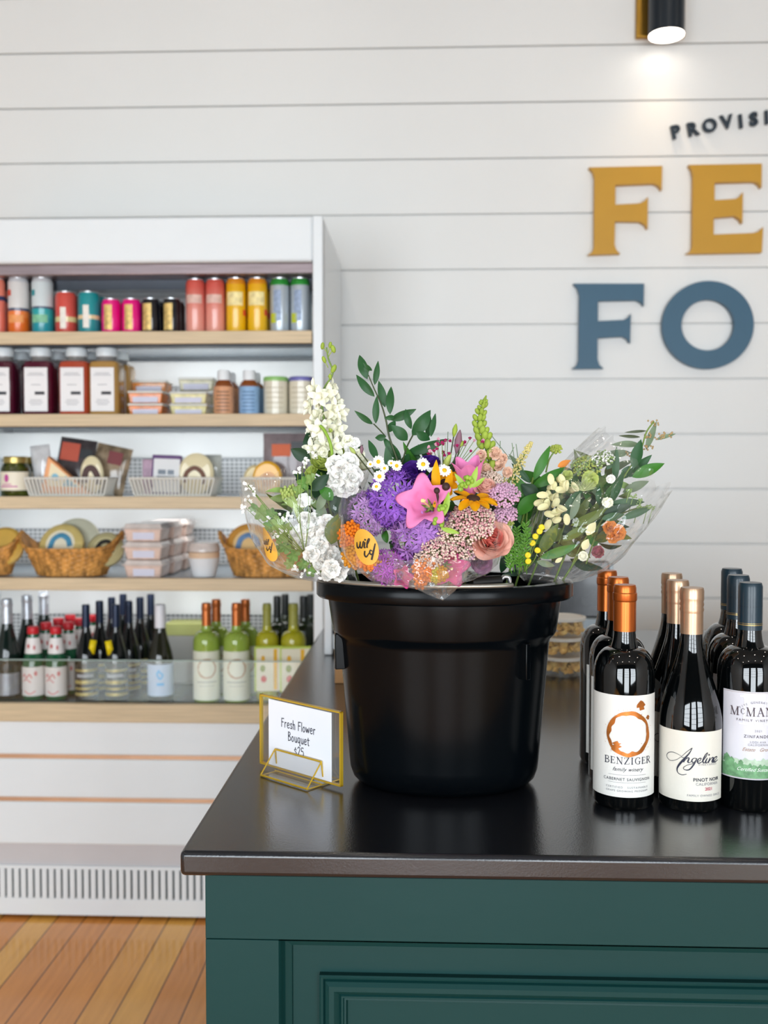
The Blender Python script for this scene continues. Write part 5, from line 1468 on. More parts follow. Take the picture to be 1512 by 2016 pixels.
def umbel(b, px, py, Y, wpx, hpx, cols, name, n=160, fs=.0022, tilt=.6, up=None, dome=.35):
    """flat or domed head of tiny florets"""
    c = at(px, py, Y); rx = wpx / 2 * Y / F; m = M(); ms = M()
    d = up or (Vector((0, 0, 1)) + tocam(c) * tilt).normalized()
    ry = rx
    T0 = frame(c, d, 0)
    # ellipse as seen: squeeze by the view angle is natural; hpx sets real squash
    kz = hpx / wpx / max(.2, abs(d.dot(tocam(c))))
    base = c - d * rx * .9
    n = int(n * 1.6); fs *= .72
    for i in range(n):
        rr = math.sqrt((i + .5) / n) + fr.uniform(-.03, .03); a = i * 2.39996 + fr.uniform(-.25, .25)
        q = Vector((cos(a) * rr * rx, sin(a) * rr * rx * min(1.3, kz), dome * rx * (1 - rr * rr) + fr.uniform(-.0012, .0012)))
        T = T0 @ Matrix.Translation(q) @ Matrix.Rotation(fr.uniform(-.25, .25), 4, 'X') @ Matrix.Rotation(fr.uniform(-.25, .25), 4, 'Y') @ Matrix.Rotation(fr.uniform(0, 6), 4, 'Z')
        s = fs * fr.uniform(.75, 1.2)
        m.ball((0, 0, fr.uniform(-.4, .4) * s), (s * .95, s * .95, s * .8), 6, 4, T, fr.randrange(len(cols)))
        if i % 4 == 0: ms.tube([base, T0 @ q], .0005, 3)
    o = b.part(m, name, cols, sharp=0)
    b.part(ms, 'floret_stalks', STEMG, o)
    return o
def rose(b, px, py, Y, wpx, outer, inner, name='rose', d=None, n=20):
    c = at(px, py, Y); r = wpx / 2 * Y / F
    d = d or tocam(c)
    mo, mi_ = M(), M()
    for i in range(n):
        t = i / (n - 1)
        a = i * 2.4
        rad = r * (.06 + .5 * t)
        tilt = 8 + 42 * t ** 1.5
        T = frame(c - Vector(d).normalized() * r * .55, d, a) @ Matrix.Translation((0, rad * .55, 0)) @ Matrix.Rotation(R(90 - tilt), 4, 'X')
        L = r * (1.05 - .1 * t)
        petal(mi_ if t < .45 else mo, L, r * (.6 + .85 * t), T, .28, .12 - .34 * t, (.6, .95, 1.1, 1.15, 1.0, .62), 8, 8)
    o = b.part(mo, name, outer, sharp=0)
    b.part(mi_, 'rose_heart', inner, o, sharp=0)
    return o
def bell(b, px, py, Y, rpx, lpx, d, col, name='bellflower', lobes=5, flare=1.0, throat=CREAMP, stamen=True, ph=0.0):
    """bell flower: mouth centre at the pixel, opening along d"""
    p = at(px, py, Y); r = rpx * Y / F; L = lpx * Y / F
    d = Vector(d).normalized()
    T = frame(p - d * L, d, ph)
    def f(a, v):
        A = 2 * PI * a
        lob = (.5 + .5 * cos(A * lobes)) ** .8            # 1 at a lobe tip, 0 in a notch
        body = .16 + .36 * min(1, v * 2.2) ** .7
        out = max(0, (v - .42) / .58)
        rr = r * (body + flare * out ** 1.35 * (.16 + .42 * lob))
        zz = L * (min(v, .6) + max(0, v - .6) * (.35 + .75 * lob)) - flare * L * .3 * out ** 3 * lob
        rr *= 1 + .035 * cos(A * lobes * 2) * v
        return (rr * cos(A), rr * sin(A), zz)
    o = b.part(M().grid(f, 80, 18, T, closeu=True), name, col, sharp=0, solid=.0004)
    c_ = M()
    for i in range(5):
        a = 2 * PI * i / 5
        c_.tube([(0, 0, 0), (r * .2 * cos(a), r * .2 * sin(a), L * .04), (r * .3 * cos(a), r * .3 * sin(a), L * .22)], [r * .07, r * .06, r * .01], 5, T)
    b.part(c_, 'calyx', STEMG, o)
    if stamen: b.part(M().tube([T @ Vector((0, 0, L * .1)), T @ Vector((0, 0, L * .78))], r * .045, 6).ball(T @ Vector((0, 0, L * .8)), r * .09, 6, 4).ball(T @ Vector((r * .06, 0, L * .74)), r * .06, 6, 4), 'stamen', mat('cream stamen', '#efe0a0', rough=.6, var=.1), o)
    return o
def daisy(b, px, py, Y, wpx, n=13, d=None, col=DAISYW, cen=YCEN, name='daisy', droop=.05, cr=.32, cup=-.1, pw=.3, dome=.6):
    p = at(px, py, Y); r = wpx / 2 * Y / F; m = M()
    d = d or (tocam(p) + Vector((fr.uniform(-.3, .3), 0, fr.uniform(-.1, .5))))
    for i in range(n):
        T = frame(p, d, 2 * PI * i / n) @ Matrix.Translation((0, r * .2, 0)) @ Matrix.Rotation(R(fr.uniform(-9, 9)), 4, 'X') @ Matrix.Rotation(R(fr.uniform(-9, 9)), 4, 'Y')
        petal(m, r * .8 * fr.uniform(.88, 1.05), r * pw * 2, T, .15, -droop, (.45, .9, 1, .9, .35), 4, 5)
    o = b.part(m, name, col, sharp=0)
    q = M().ball((0, 0, 0), (r * cr, r * cr, r * cr * dome), 12, 8, frame(p, d, 0))
    b.part(q, 'flower_disc', cen, o)
    return o
def spike(b, pts, Y, name, col, make, rad=.0022, stem=STEMG):
    P = smooth_path([at(x, y, Y) for x, y in pts], 5)
    n = len(P)
    o = b.part(M().tube(P, [rad * (1 - .6 * i / n) for i in range(n)], 6), name, stem, sharp=0)
    make(o, P)
    return o
def wrap_film(b, rings, m, name='cellophane_wrap', amp=.004, seed=0.0, nv=40, nu=120, zig=.006):
    """clear wrap lofted through rings (centre, side vector, front vector)"""
    def f(a, v):
        x = v * (len(rings) - 1); i = min(int(x), len(rings) - 2); t = x - i
        c = rings[i][0].lerp(rings[i + 1][0], t); U = rings[i][1].lerp(rings[i + 1][1], t); V = rings[i][2].lerp(rings[i + 1][2], t)
        A = 2 * PI * a
        dirv = U * sin(A) + V * cos(A)
        k = 1 + (noise.noise(Vector((cos(A) * 2.3, sin(A) * 2.3, v * 2.2 + seed))) * .07 + .05 * noise.noise(Vector((cos(A) * 7, sin(A) * 7, v * 5 + seed))) + .025 * abs(sin(A * 9 + seed + 3 * v))) * min(1, v * 2)
        p = c + dirv * k
        if v > .8: p = p + (rings[-1][0] - rings[-2][0]).normalized() * zig * (v - .8) / .2 * (2.2 * noise.noise(Vector((cos(A) * 4, sin(A) * 4, seed + 9))) + abs(sin(A * 4 + seed)))
        return p
    return b.part(M().grid(f, nu, nv, None, closeu=True), name, m, sharp=0)
FILM = film('bouquet cellophane', '#f7f8f6', base=.05, edge=.5, rough=.10, crinkle=.55, cscale=26, milky=.22)
def ring(cx, cy, Y, ux, uy, hw, front, lift=0.0):
    c = at(cx, cy, Y); n = math.hypot(ux, uy)
    U = (at(cx + ux / n * hw, cy + uy / n * hw, Y) - c)
    return (c, U, Vector((0, -front, -lift)))
STICK = mat('mustard paper sticker', '#dba53a', rough=.5, var=.03, vscale=30)
STINK = mat('black brush ink', '#231a18', rough=.6, var=.1)
WILD = [[(-70, 20, .8), (-66, -12, 1.4), (-50, -14, 1.0), (-38, 30, .9), (-42, -6, 1.4), (-26, -14, 1.0), (-14, 28, 1.0), (-8, 30, .6)],
        [(-2, 24, 1.2), (-6, -8, 1.3), (4, -12, .6)], [(0, 42, 1.4), (2, 45, 1.4)],
        [(10, -6, .7), (34, 44, .8), (26, 50, .9), (16, 20, 1.3), (16, -10, 1.2)],
        [(-2, -38, 1.2), (-4, -62, 1.3), (10, -76, 1.1), (30, -50, .8)], [(54, -34, .7), (40, -28, 1), (36, -48, 1.2), (50, -58, 1), (62, -34, .8)], [(74, 18, .9), (64, -30, 1.3), (50, -92, 1.4)]]
def sticker(b, cx, cy, Y, rx, ry, rot, n, parent=None, squash=1.0):
    """paper oval on the wrap with brush lettering"""
    c = at(cx, cy, Y); k = Y / F
    nn = Vector(n).normalized()
    xax = Vector((1, 0, 0)); xax = (xax - nn * xax.dot(nn)).normalized(); zax = nn.cross(xax) * -1
    if zax.z < 0: zax = -zax
    X = xax * cos(R(rot)) + zax * sin(R(rot)); Z = -xax * sin(R(rot)) + zax * cos(R(rot))
    bow = lambda u, v: c + (xax * u + zax * v) * k + nn * (-(u / rx) ** 2 * .003)
    g = G(); cr_, sr = cos(R(rot)), sin(R(rot))
    def tr(x, y): return (x * cr_ - y * sr, x * sr + y * cr_)
    for i in range(40):
        a0, a1 = 2 * PI * i / 40, 2 * PI * (i + 1) / 40
        for (q0, q1) in ((0, .5), (.5, 1)):
            P = [tr(rx * q0 * cos(a0), ry * q0 * sin(a0)), tr(rx * q1 * cos(a0), ry * q1 * sin(a0)), tr(rx * q1 * cos(a1), ry * q1 * sin(a1)), tr(rx * q0 * cos(a1), ry * q0 * sin(a1))]
            g.poly(P if q0 else P[:1] + P[1:3])
    o = b.part(g.mesh(lambda u, v: bow(u, v), 99), 'sticker', STICK, parent, sharp=0)
    g = G()
    for st in WILD: g.add(ribbon([(p[0] * rx / 92, p[1] * rx / 92 + ry * .06, p[2]) for p in st], rx * .105, 5))
    b.part(g.mesh(lambda u, v: bow(u, v) + nn * .0006, 99), 'lettering', STINK, o, smooth=False)
    return o
def filler(b, cx, cy, Y, wpx, hpx, n, mats, size, d=.05, name='filler_foliage'):
    m = M()
    for i in range(n):
        a, r_ = fr.uniform(0, 2 * PI), math.sqrt(fr.random())
        x, y = cx + wpx / 2 * r_ * cos(a), cy + hpx / 2 * r_ * sin(a)
        p = at(x, y, Y + fr.uniform(-d, d))
        q = p + Vector((fr.uniform(-1, 1), fr.uniform(-.6, .3), fr.uniform(-.3, 1))).normalized() * size * fr.uniform(.6, 1.2)
        blade(m, p, q, size * fr.uniform(.25, .45), fr.uniform(-1, 1), mi=fr.randrange(len(mats)))
    return b.part(m, name, mats, sharp=0)
def sprays(b, tips, root, Y, col, name='white_spray', size=.0028, stem=STEMG):
    for (x, y) in tips:
        P = smooth_path([at(root[0], root[1], Y + .01), at((x + root[0]) / 2 + fr.uniform(-8, 8), (y + root[1]) / 2 + 4, Y - .01), at(x, y, Y)], 6)
        m = M()
        for k in range(5):
            q = at(x + fr.uniform(-9, 9), y + fr.uniform(-9, 9), Y + fr.uniform(-.01, .01))
            d = tocam(q) + Vector((fr.uniform(-.6, .6), 0, fr.uniform(-.4, .6)))
            for j in range(5): petal(m, size * fr.uniform(.8, 1.3), size * .8, frame(q, d, j * 1.2566), .2, .1, (.3, .8, 1, .9, .3), 2, 3)
        o = b.part(m, name, col, sharp=0)
        b.part(M().tube(P, .0006, 4), 'stem', stem, o, sharp=0)
def stems(b, heads, foot):
    m = M()
    for (x, y, Y) in heads:
        p = at(x, y, Y)
        f_ = Vector(foot) + Vector((fr.uniform(-.03, .03), fr.uniform(-.02, .02), 0))
        m.tube(smooth_path([p, p.lerp(f_, .45) + Vector((0, .01, 0)), f_], 5), .0016, 5)
    o = b.part(m, 'stem_bundle', STEMG, sharp=0)
    return o
# ================================================================ BOUQUET 1: white and green, left
b = Bouquet('white and green bouquet in clear wrap leaning out of the bucket at left', at(660, 1140, 1.45))
Y = 1.42
filler(b, 610, 1030, 1.45, 130, 170, 60, [LG2, LG5, LG4, LG6], .032, .03)
filler(b, 655, 960, 1.47, 80, 130, 36, [LG6, LG1, LG2], .035, .03)
stems(b, [(640, 905, Y), (672, 940, Y), (600, 1040, Y), (640, 1080, Y), (572, 990, Y), (632, 930, Y)], (bx - .06, 1.48, CT + .06))
def delph(o, P):
    spots = [(620, 768), (652, 764), (636, 788), (662, 794), (612, 798), (628, 816), (650, 820), (668, 814), (640, 846), (617, 836), (664, 846), (624, 872), (646, 874), (670, 872), (634, 806), (656, 858), (630, 782), (646, 776), (655, 806), (618, 852), (634, 862), (658, 832), (641, 824), (627, 846), (660, 880), (636, 886), (614, 886)]
    for (x, y) in spots:
        p = at(x, y, Y + fr.uniform(-.015, .01)); m = M()
        ax = at(642, y, Y)
        d = tocam(p) * .8 + (p - ax).normalized() * .9 + Vector((0, 0, .15))
        for l in range(2):
            for i in range(5):
                T = frame(p, d, 2 * PI * i / 5 + l * .6) @ Matrix.Rotation(R(12 + 38 * l), 4, 'X')
                petal(m, .0165 * (1 - .35 * l) * fr.uniform(.85, 1.15), .0105, T, .2, .05, (.2, .75, 1, .75, .12), 4, 5, .1, x + i)
        m2 = M().ball(p + d.normalized() * .002, .0016, 6, 4)
        f = b.part(m, 'delphinium_floret', CREAMP, o, sharp=0)
    for (x, y, s) in ((635, 681, .0048), (650, 679, .0042), (656, 687, .0055), (638, 708, .0048), (657, 726, .006), (650, 742, .004)):
        p = at(x, y, Y)
        b.part(M().ball((0, 0, 0), (s * .62, s * .62, s * 1.1), 8, 6, frame(p, (fr.uniform(-.4, .5), -.3, 1))).tube([p, at(646, y + 16, Y)], .0007, 4), 'delphinium_bud', SNAPG, o, sharp=0)
spike(b, [(652, 960), (655, 905), (643, 850), (634, 800), (638, 765), (655, 735), (646, 705), (643, 684)], Y, 'delphinium_spike', CREAMP, delph)
# green curved stem and buds in front
b.part(M().tube(smooth_path([at(655, 930, Y - .02), at(652, 880, Y - .025), at(640, 850, Y - .022), at(630, 838, Y - .02)], 5), .0022, 8), 'green_stem', leafm('bright stem', '#93b944'), sharp=0)
for (x, y, s, c) in ((636, 858, 20, WHITEP), (650, 848, 10, LIMEP), (637, 890, 22, CREAMP), (690, 884, 30, WHITEP), (706, 896, 26, CREAMP), (685, 868, 24, CREAMP), (700, 872, 22, WHITEP)):
    ruffled(b, x, y, Y - .01, s, c, name='white_blossom')
rose(b, 634, 908, Y - .005, 52, LIMEP, LIMEP, 'lime_rose', d=tocam(at(634, 908, Y)) + Vector((-.1, 0, .9)), n=14)
rose(b, 612, 930, Y + .005, 34, LIMEP, LIMEP, 'lime_rose', d=Vector((-.6, -.6, .6)), n=12)
rose(b, 676, 888, Y + .005, 36, LIMEP, LIMEP, 'lime_rose', d=Vector((.2, -.6, .8)), n=12)
rose(b, 698, 932, Y, 34, LIMEP, LIMEP, 'lime_rose', d=Vector((.5, -.7, .5)), n=12)
rose(b, 716, 915, Y + .02, 40, CREAMP, CREAMP, 'cream_rose', d=Vector((.3, -.6, .8)), n=12)
for (x, y, s) in ((660, 915, 40), (687, 912, 42), (664, 940, 42), (692, 938, 46), (678, 958, 44), (654, 968, 32), (672, 925, 44), (694, 962, 28)):
    ruffled(b, x, y, Y - .03 + fr.uniform(-.008, .008), s, WHITEP, name='stock_blossom', layers=3)
for (x, y, s) in ((604, 1040, 40), (582, 1052, 30), (596, 1068, 40), (622, 1048, 34), (642, 1030, 36), (630, 1072, 40), (612, 1090, 36), (650, 1092, 40), (632, 1104, 38), (655, 1118, 40), (674, 1112, 38), (666, 1130, 34), (638, 1052, 34), (618, 1022, 28), (600, 1020, 26), (684, 1098, 26), (645, 1132, 26)):
    ruffled(b, x, y, Y - .04 + fr.uniform(-.012, .012), s, WHITEP, name='stock_blossom', layers=3)
# budding stock head
hb_ = M()
for k in range(26):
    a = k * 2.4; rr = 20 * math.sqrt((k + .5) / 26)
    p = at(573 + rr * cos(a), 972 + rr * .8 * sin(a), Y - .03 + .0006 * rr)
    hb_.ball((0, 0, 0), (.0026, .0026, .0042), 7, 5, frame(p, (fr.uniform(-.3, .3), -.5, 1)))
ob = b.part(hb_, 'stock_bud_head', pet('pale green bud', '#aec06c', var=.15), sharp=0)
b.part(M().tube(smooth_path([at(575, 975, Y - .025), at(583, 1005, Y - .025), at(600, 1050, Y - .02)], 5), .003, 8), 'stem', leafm('pale stem', '#a9c06a'), ob, sharp=0)
for k in range(6):
    b.leaf(578 + k * 3, 1000, 556 + k * 10, 975 + abs(k - 2) * 4, 9, Y - .028, leafm('pale bud leaf', '#9fb863'), ob)
ruffled(b, 598, 986, Y - .035, 30, WHITEP, name='stock_blossom', n=6)
# leaves
for (a0, a1, a2, a3, w, m, dy) in ((612, 905, 572, 884, 26, LG6, 0), (610, 900, 606, 848, 22, LG6, .02), (640, 990, 612, 962, 22, LG6, -.01), (612, 966, 648, 934, 24, LG6, -.03), (655, 985, 628, 958, 26, LG2, -.03),
    (660, 1012, 662, 968, 24, LG6, 0), (652, 1072, 665, 1012, 36, LG4, -.03), (640, 1040, 630, 985, 26, LG3, -.01), (662, 1020, 680, 975, 24, LG6, 0), (618, 985, 600, 962, 18, LG3, 0),
    (625, 1005, 640, 965, 18, LG3, -.02), (676, 1060, 694, 985, 30, LG6, .01), (690, 1090, 706, 1010, 26, LG1, .02), (650, 1000, 690, 980, 26, LG6, .01), (600, 945, 584, 935, 20, LG6, 0)):
    b.leaf(a0, a1, a2, a3, w, Y - .02 + dy, m, None)
def ivy(x, y, s, m=LG5, yy=0.0):
    p = at(x, y, Y - .04 + yy); mm = M(); k = s * Y / F
    d = tocam(p) + Vector((fr.uniform(-.6, .4), 0, fr.uniform(-.3, .6))); T = frame(p, d, fr.uniform(0, 6))
    pts = []
    for i in range(30):
        a = 2 * PI * i / 30
        pts.append((k * .5 * (.62 + .38 * abs(cos(a * 2.5)) ** .8) * cos(a), k * .5 * (.62 + .38 * abs(cos(a * 2.5)) ** .8) * sin(a), .002 * sin(a * 5)))
    mm.add([(0, 0, .002)] + pts, [(0, 1 + i, 1 + (i + 1) % 30) for i in range(30)], T)
    return b.part(mm, 'ivy_leaf', m, sharp=0)
for (x, y, s) in ((598, 952, 30), (612, 944, 26), (588, 966, 24), (516, 1010, 36), (534, 1012, 26), (546, 1030, 32), (530, 1036, 26), (552, 1056, 32), (560, 1078, 28), (578, 1094, 30), (545, 1084, 22), (596, 1112, 26), (498, 1000, 20), (570, 1110, 24), (612, 1126, 22), (564, 1040, 24)):
    ivy(x, y, s, fr.choice([LG5, LG5, leafm('mid ivy green', '#6d9a4a', var=.2)]), fr.uniform(-.01, .015))
sprays(b, [(488, 955), (498, 968), (486, 985), (484, 1000), (558, 1012), (566, 1022), (528, 1022), (538, 1055), (555, 1050), (602, 1128), (628, 1132), (600, 905), (612, 890), (596, 918), (586, 928), (578, 1116)], (600, 1090), Y - .05, WHITEP, size=.0024)
FB1 = [ring(672, 1146, 1.45, 1, .1, 30, .03), ring(640, 1139, 1.43, 1, .1, 66, .05), ring(612, 1118, 1.42, 1, .12, 84, .07), ring(597, 1060, 1.42, 1, .05, 98, .09, .01), ring(594, 1000, 1.42, 1, 0, 110, .1, .02), ring(600, 952, 1.43, 1, -.12, 124, .105, .02)]
wr = wrap_film(b, FB1, FILM, seed=2.0)
sticker(b, 526, 1072, Y - .075, 17, 36, 27, (-.75, -.8, -.15), wr)

# ================================================================ BOUQUET 2: pink, violet and yellow, centre
b = Bouquet('colourful bouquet of pink bellflowers and violet alliums in the middle of the bucket', at(860, 1140, 1.43))
Y = 1.36
filler(b, 850, 1010, 1.42, 260, 200, 90, [LG6, LG1, LG2], .034, .03)
stems(b, [(790, 985, 1.39), (835, 1055, 1.37), (930, 1010, 1.38), (965, 1058, 1.38), (880, 1075, 1.36), (815, 935, 1.4), (955, 935, 1.41), (790, 930, 1.42)], (bx, 1.47, CT + .05))
floret_ball(b, 783, 985, Y + .01, 56, PURPA, STEMG, 'allium_head', 105, .33)
floret_ball(b, 836, 1052, Y, 60, PURPB, mat('straw stalk', '#a08a55', rough=.6, var=.1), 'allium_head', 105, .33)
floret_ball(b, 727, 1012, Y + .03, 42, pet('pale allium lilac', '#b78fc6', var=.12), STEMG, 'allium_head', 60, .36)
floret_ball(b, 765, 1116, Y - .01, 34, pet('violet pink floret', '#b05cc0', var=.15), STEMG, 'allium_head', 60, .34)
floret_ball(b, 800, 1110, Y + .01, 30, pet('violet pink floret', '#b05cc0'), STEMG, 'allium_head', 50, .34)
# pink bellflowers
pc = at(838, 982, Y - .055)
bell(b, 828, 982, Y - .06, 50, 62, tocam(pc) + Vector((-.35, 0, .32)), PINKP, flare=1.15, ph=.5)
bell(b, 920, 896, Y - .02, 42, 84, Vector((-.1, -.3, 1)), PINKP, flare=.5, stamen=False)
bell(b, 892, 1122, Y - .05, 34, 46, tocam(pc) + Vector((.3, 0, -.15)), HOTP, flare=1.2, ph=.2)
bell(b, 798, 1136, Y - .035, 22, 36, Vector((.5, -1, .1)), HOTP, flare=1.0, stamen=False)
bell(b, 962, 965, Y + .0, 24, 40, Vector((.3, -.9, .5)), PINKP, flare=.8, stamen=False)
for (x, y) in ((870, 1005), (862, 1030), (925, 945), (913, 958)):
    m = M()
    for k in range(9): m.ball(at(x + fr.uniform(-9, 9), y + fr.uniform(-9, 9), Y - .06 + fr.uniform(-.005, .005)), .0032, 7, 5)
    b.part(m, 'green_calyx', leafm('lime calyx', '#9dc24a'), sharp=0)
for q in ((872, 1018, 884, 968, 14), (925, 962, 940, 918, 12), (918, 962, 895, 932, 10), (930, 960, 955, 940, 9), (868, 1040, 905, 1050, 10)): b.leaf(*q[:4], q[4], Y - .06, leafm('lime calyx', '#9dc24a'), None)
# black-eyed Susans
d = Vector((.12, -.34, .95))
daisy(b, 932, 982, Y - .05, 104, n=11, d=d, col=YELP, cen=BROWNC, name='black_eyed_susan', droop=.16, cr=.27, pw=.21, dome=.55)
daisy(b, 874, 950, Y - .02, 66, n=10, d=Vector((-.3, -.75, .5)), col=YELP, cen=BROWNC, name='black_eyed_susan', droop=.1, cr=.26, pw=.26)
for (x0, y0, x1, y1) in ((862, 970, 858, 905), (885, 975, 888, 925), (856, 985, 868, 1000), (876, 1000, 872, 975)): b.leaf(x0, y0, x1, y1, 18, Y - .03, YELP, None)
m = M().ball(at(878, 958, Y - .055), .0055, 10, 7).tube(smooth_path([at(878, 960, Y - .052), at(870, 985, Y - .05), at(878, 1015, Y - .045)], 5), .0022, 7)
b.part(m, 'dark_flower_bud', mat('dark bud', '#3b2420', rough=.6, var=.2), sharp=0)
m = M().ball(at(860, 966, Y - .05), .0042, 10, 7).tube(smooth_path([at(860, 968, Y - .048), at(866, 995, Y - .045), at(878, 1018, Y - .045)], 5), .0018, 7)
b.part(m, 'dark_flower_bud', MC['dark bud'], sharp=0)
# purple lisianthus
for (x, y, s, dd) in ((812, 936, 62, (-.2, -.8, .5)), (848, 908, 40, (.1, -.5, .9)), (860, 945, 40, (.3, -.8, .4))): rose(b, x, y, Y + .0, s, PURD, PURD, 'purple_lisianthus', d=Vector(dd), n=14)
# chamomile daisies
for (x, y, s) in ((833, 914, 27), (875, 926, 27), (745, 909, 25), (747, 938, 25), (781, 917, 22), (729, 914, 15), (757, 922, 18), (741, 958, 20), (770, 912, 15)): daisy(b, x, y, Y - .03, s, n=13, cr=.36, pw=.22)
# yarrow and lace heads
umbel(b, 930, 1020, Y - .035, 92, 58, [DUSTY, LACE], 'yarrow_head', 230, .0026)
umbel(b, 905, 1048, Y - .04, 88, 50, [LACE, DUSTY, LACE], 'lace_head', 220, .0024)
umbel(b, 866, 1078, Y - .045, 72, 62, [LACE, LACE, DUSTY], 'lace_head', 190, .0024)
umbel(b, 900, 1078, Y - .04, 70, 50, [DUSTY, LACE], 'yarrow_head', 160, .0024)
umbel(b, 845, 1100, Y - .045, 60, 40, [LACE], 'lace_head', 130, .0024)
umbel(b, 990, 975, Y - .02, 68, 46, [LILACF], 'yarrow_head', 190, .0028)
umbel(b, 995, 1012, Y - .02, 48, 34, [LILACF], 'yarrow_head', 110, .0028)
umbel(b, 945, 1040, Y - .045, 60, 40, [DUSTY, LACE], 'yarrow_head', 130, .0026)
umbel(b, 965, 945, Y + .01, 50, 34, [LACE], 'yarrow_head', 110, .0024)
umbel(b, 925, 1085, Y - .03, 44, 44, [LILACF, LACE], 'lace_head', 110, .0024)
# roses
rose(b, 966, 1062, Y - .035, 84, PEACH, CORAL, 'peach_rose', d=tocam(at(966, 1062, Y)) + Vector((.25, 0, .35)), n=24)
rose(b, 955, 958, Y - .01, 50, PEACH, PEACH, 'peach_rose', d=Vector((.1, -.6, .8)), n=16)
rose(b, 946, 1105, Y, 52, pet('mauve petal', '#a9719a', var=.1), MC['mauve petal'], 'mauve_rose', d=Vector((.2, -.9, -.1)), n=14)
# orange butterfly weed
def buds(x, y, rx, ry, n, cols, Yv, s=.0025, name='orange_bud_cluster'):
    m = M()
    for k in range(n):
        a = k * 2.4; rr = math.sqrt((k + .5) / n)
        p = at(x + rx * rr * cos(a), y + ry * rr * sin(a), Yv - .012 * (1 - rr * rr) + fr.uniform(-.003, .003))
        m.ball((0, 0, 0), (s, s, s * 1.35), 7, 5, frame(p, (fr.uniform(-.5, .5), -.6, fr.uniform(-.2, 1))), mi=min(len(cols) - 1, int((.5 + .5 * cos(a)) * len(cols))) if len(cols) > 1 else 0)
    return b.part(m, name, cols, sharp=0)
buds(838, 1122, 26, 26, 60, [ORANGE], Y - .05)
buds(862, 1130, 20, 18, 44, [YBUD, pet('amber bud', '#d99a1e', var=.1)], Y - .052)
buds(828, 1146, 14, 14, 16, [ORANGE], Y - .052)
buds(690, 1056, 24, 30, 60, [ORANGE], Y + .0, .0027)
buds(700, 1096, 26, 24, 60, [pet('amber floret', '#d9952f', var=.15), pet('peach floret', '#e39a5c', var=.15)], Y - .01, .0028)
buds(735, 1108, 30, 16, 50, [ORANGE, pet('amber floret', '#d9952f')], Y - .015, .0028)
# dark pink wax flowers
for k in range(34):
    x, y = fr.uniform(842, 952), fr.uniform(868, 898) - 6 * fr.random()
    p = at(x, y, Y + .03 + fr.uniform(-.02, .02)); m = M()
    for j in range(5): petal(m, .0026, .0024, frame(p, tocam(p) + Vector((fr.uniform(-.6, .6), 0, fr.uniform(-.2, .8))), j * 1.2566), .3, .3, (.4, .9, 1, .8, .3), 2, 3)
    o = b.part(m, 'wax_flower', MAGEN if k % 3 else pet('pale pink floret', '#e3a9bd', var=.1), sharp=0)
    if k % 2 == 0: b.part(M().tube([p, at(880 + (x - 895) * .3, 930, Y + .04)], .0006, 4), 'stem', STEMG, o)
# lisianthus buds and green bud
for (x0, y0, x1, y1, w, c) in ((898, 893, 906, 846, 17, pet('mauve bud', '#8d6b78', var=.2)), (893, 860, 898, 834, 12, SNAPG), (870, 930, 888, 892, 16, LIMEP), (712, 893, 712, 876, 9, pet('mauve bud', '#8d6b78')), (700, 893, 688, 880, 10, pet('pale green bud', '#aec06c')), (905, 880, 912, 868, 9, SNAPG)):
    p, q = at(x0, y0, Y + .02), at(x1, y1, Y + .02)
    m = M().tube([p, p.lerp(q, .25), p.lerp(q, .55), p.lerp(q, .85), q], [.001, w * .35 * Y / F, w * .45 * Y / F, w * .25 * Y / F, .0005], 8)
    b.part(m, 'flower_bud', c, sharp=0)
    b.part(M().tube([p, at(x0 + (860 - x0) * .3, y0 + 60, Y + .03)], .001, 5), 'stem', STEMD)
# snapdragon spike
def snap(o, P):
    k = 0
    for i in range(4, len(P) - 1, 2):
        t = i / (len(P) - 1)
        for s in (-1, 1, .2):
            k += 1
            sz = .0078 * (1.12 - .78 * t)
            p = P[i] + Vector((s * sz * 1.1, -sz * (.9 if s == .2 else .3), fr.uniform(-.002, .002)))
            b.part(M().ball((0, 0, 0), (sz * .8, sz * .7, sz * 1.15), 8, 6, frame(p, (s * .6, -.4, 1))), 'snapdragon_bud', SNAPG if t > .12 else SNAPP, o, sharp=0)
    b.part(M().tube([P[-2], P[-1], P[-1] + Vector((.003, 0, .008))], [.0035, .003, .0008], 8), 'snapdragon_tip', SNAPG, o, sharp=0)
spike(b, [(972, 950), (964, 905), (952, 860), (943, 830), (950, 800), (953, 790)], Y + .04, 'snapdragon_spike', SNAPG, snap, .0035)
for (x, y, s) in ((975, 893, 26), (985, 916, 28), (958, 925, 26), (948, 896, 22), (992, 902, 20), (968, 938, 24), (1000, 930, 22), (952, 940, 26)): ruffled(b, x, y, Y + .03, s, SNAPP, name='snapdragon_blossom', layers=2)
# straw plume
def plume(o, P):
    m = M()
    for i in range(len(P)):
        t = i / len(P)
        for k in range(10):
            m.ball(P[i] + Vector((fr.uniform(-1, 1), fr.uniform(-1, .4), fr.uniform(-.6, .6))) * .0105 * (1.15 - t), .0016, 5, 4)
    b.part(m, 'plume_florets', PLUME, o, sharp=0)
spike(b, [(1000, 950), (1015, 925), (1032, 895), (1046, 872)], Y + .04, 'straw_plume', PLUME, plume)
for (x0, y0, x1, y1) in ((968, 858, 1005, 905), (1012, 900, 1008, 872), (1020, 905, 1016, 874), (985, 868, 984, 892), (880, 905, 882, 850), (1000, 905, 1012, 880)): b.part(M().tube([at(x0, y0, Y + .05), at(x1, y1, Y + .05)], .0008, 4), 'grass_blade', LG3)
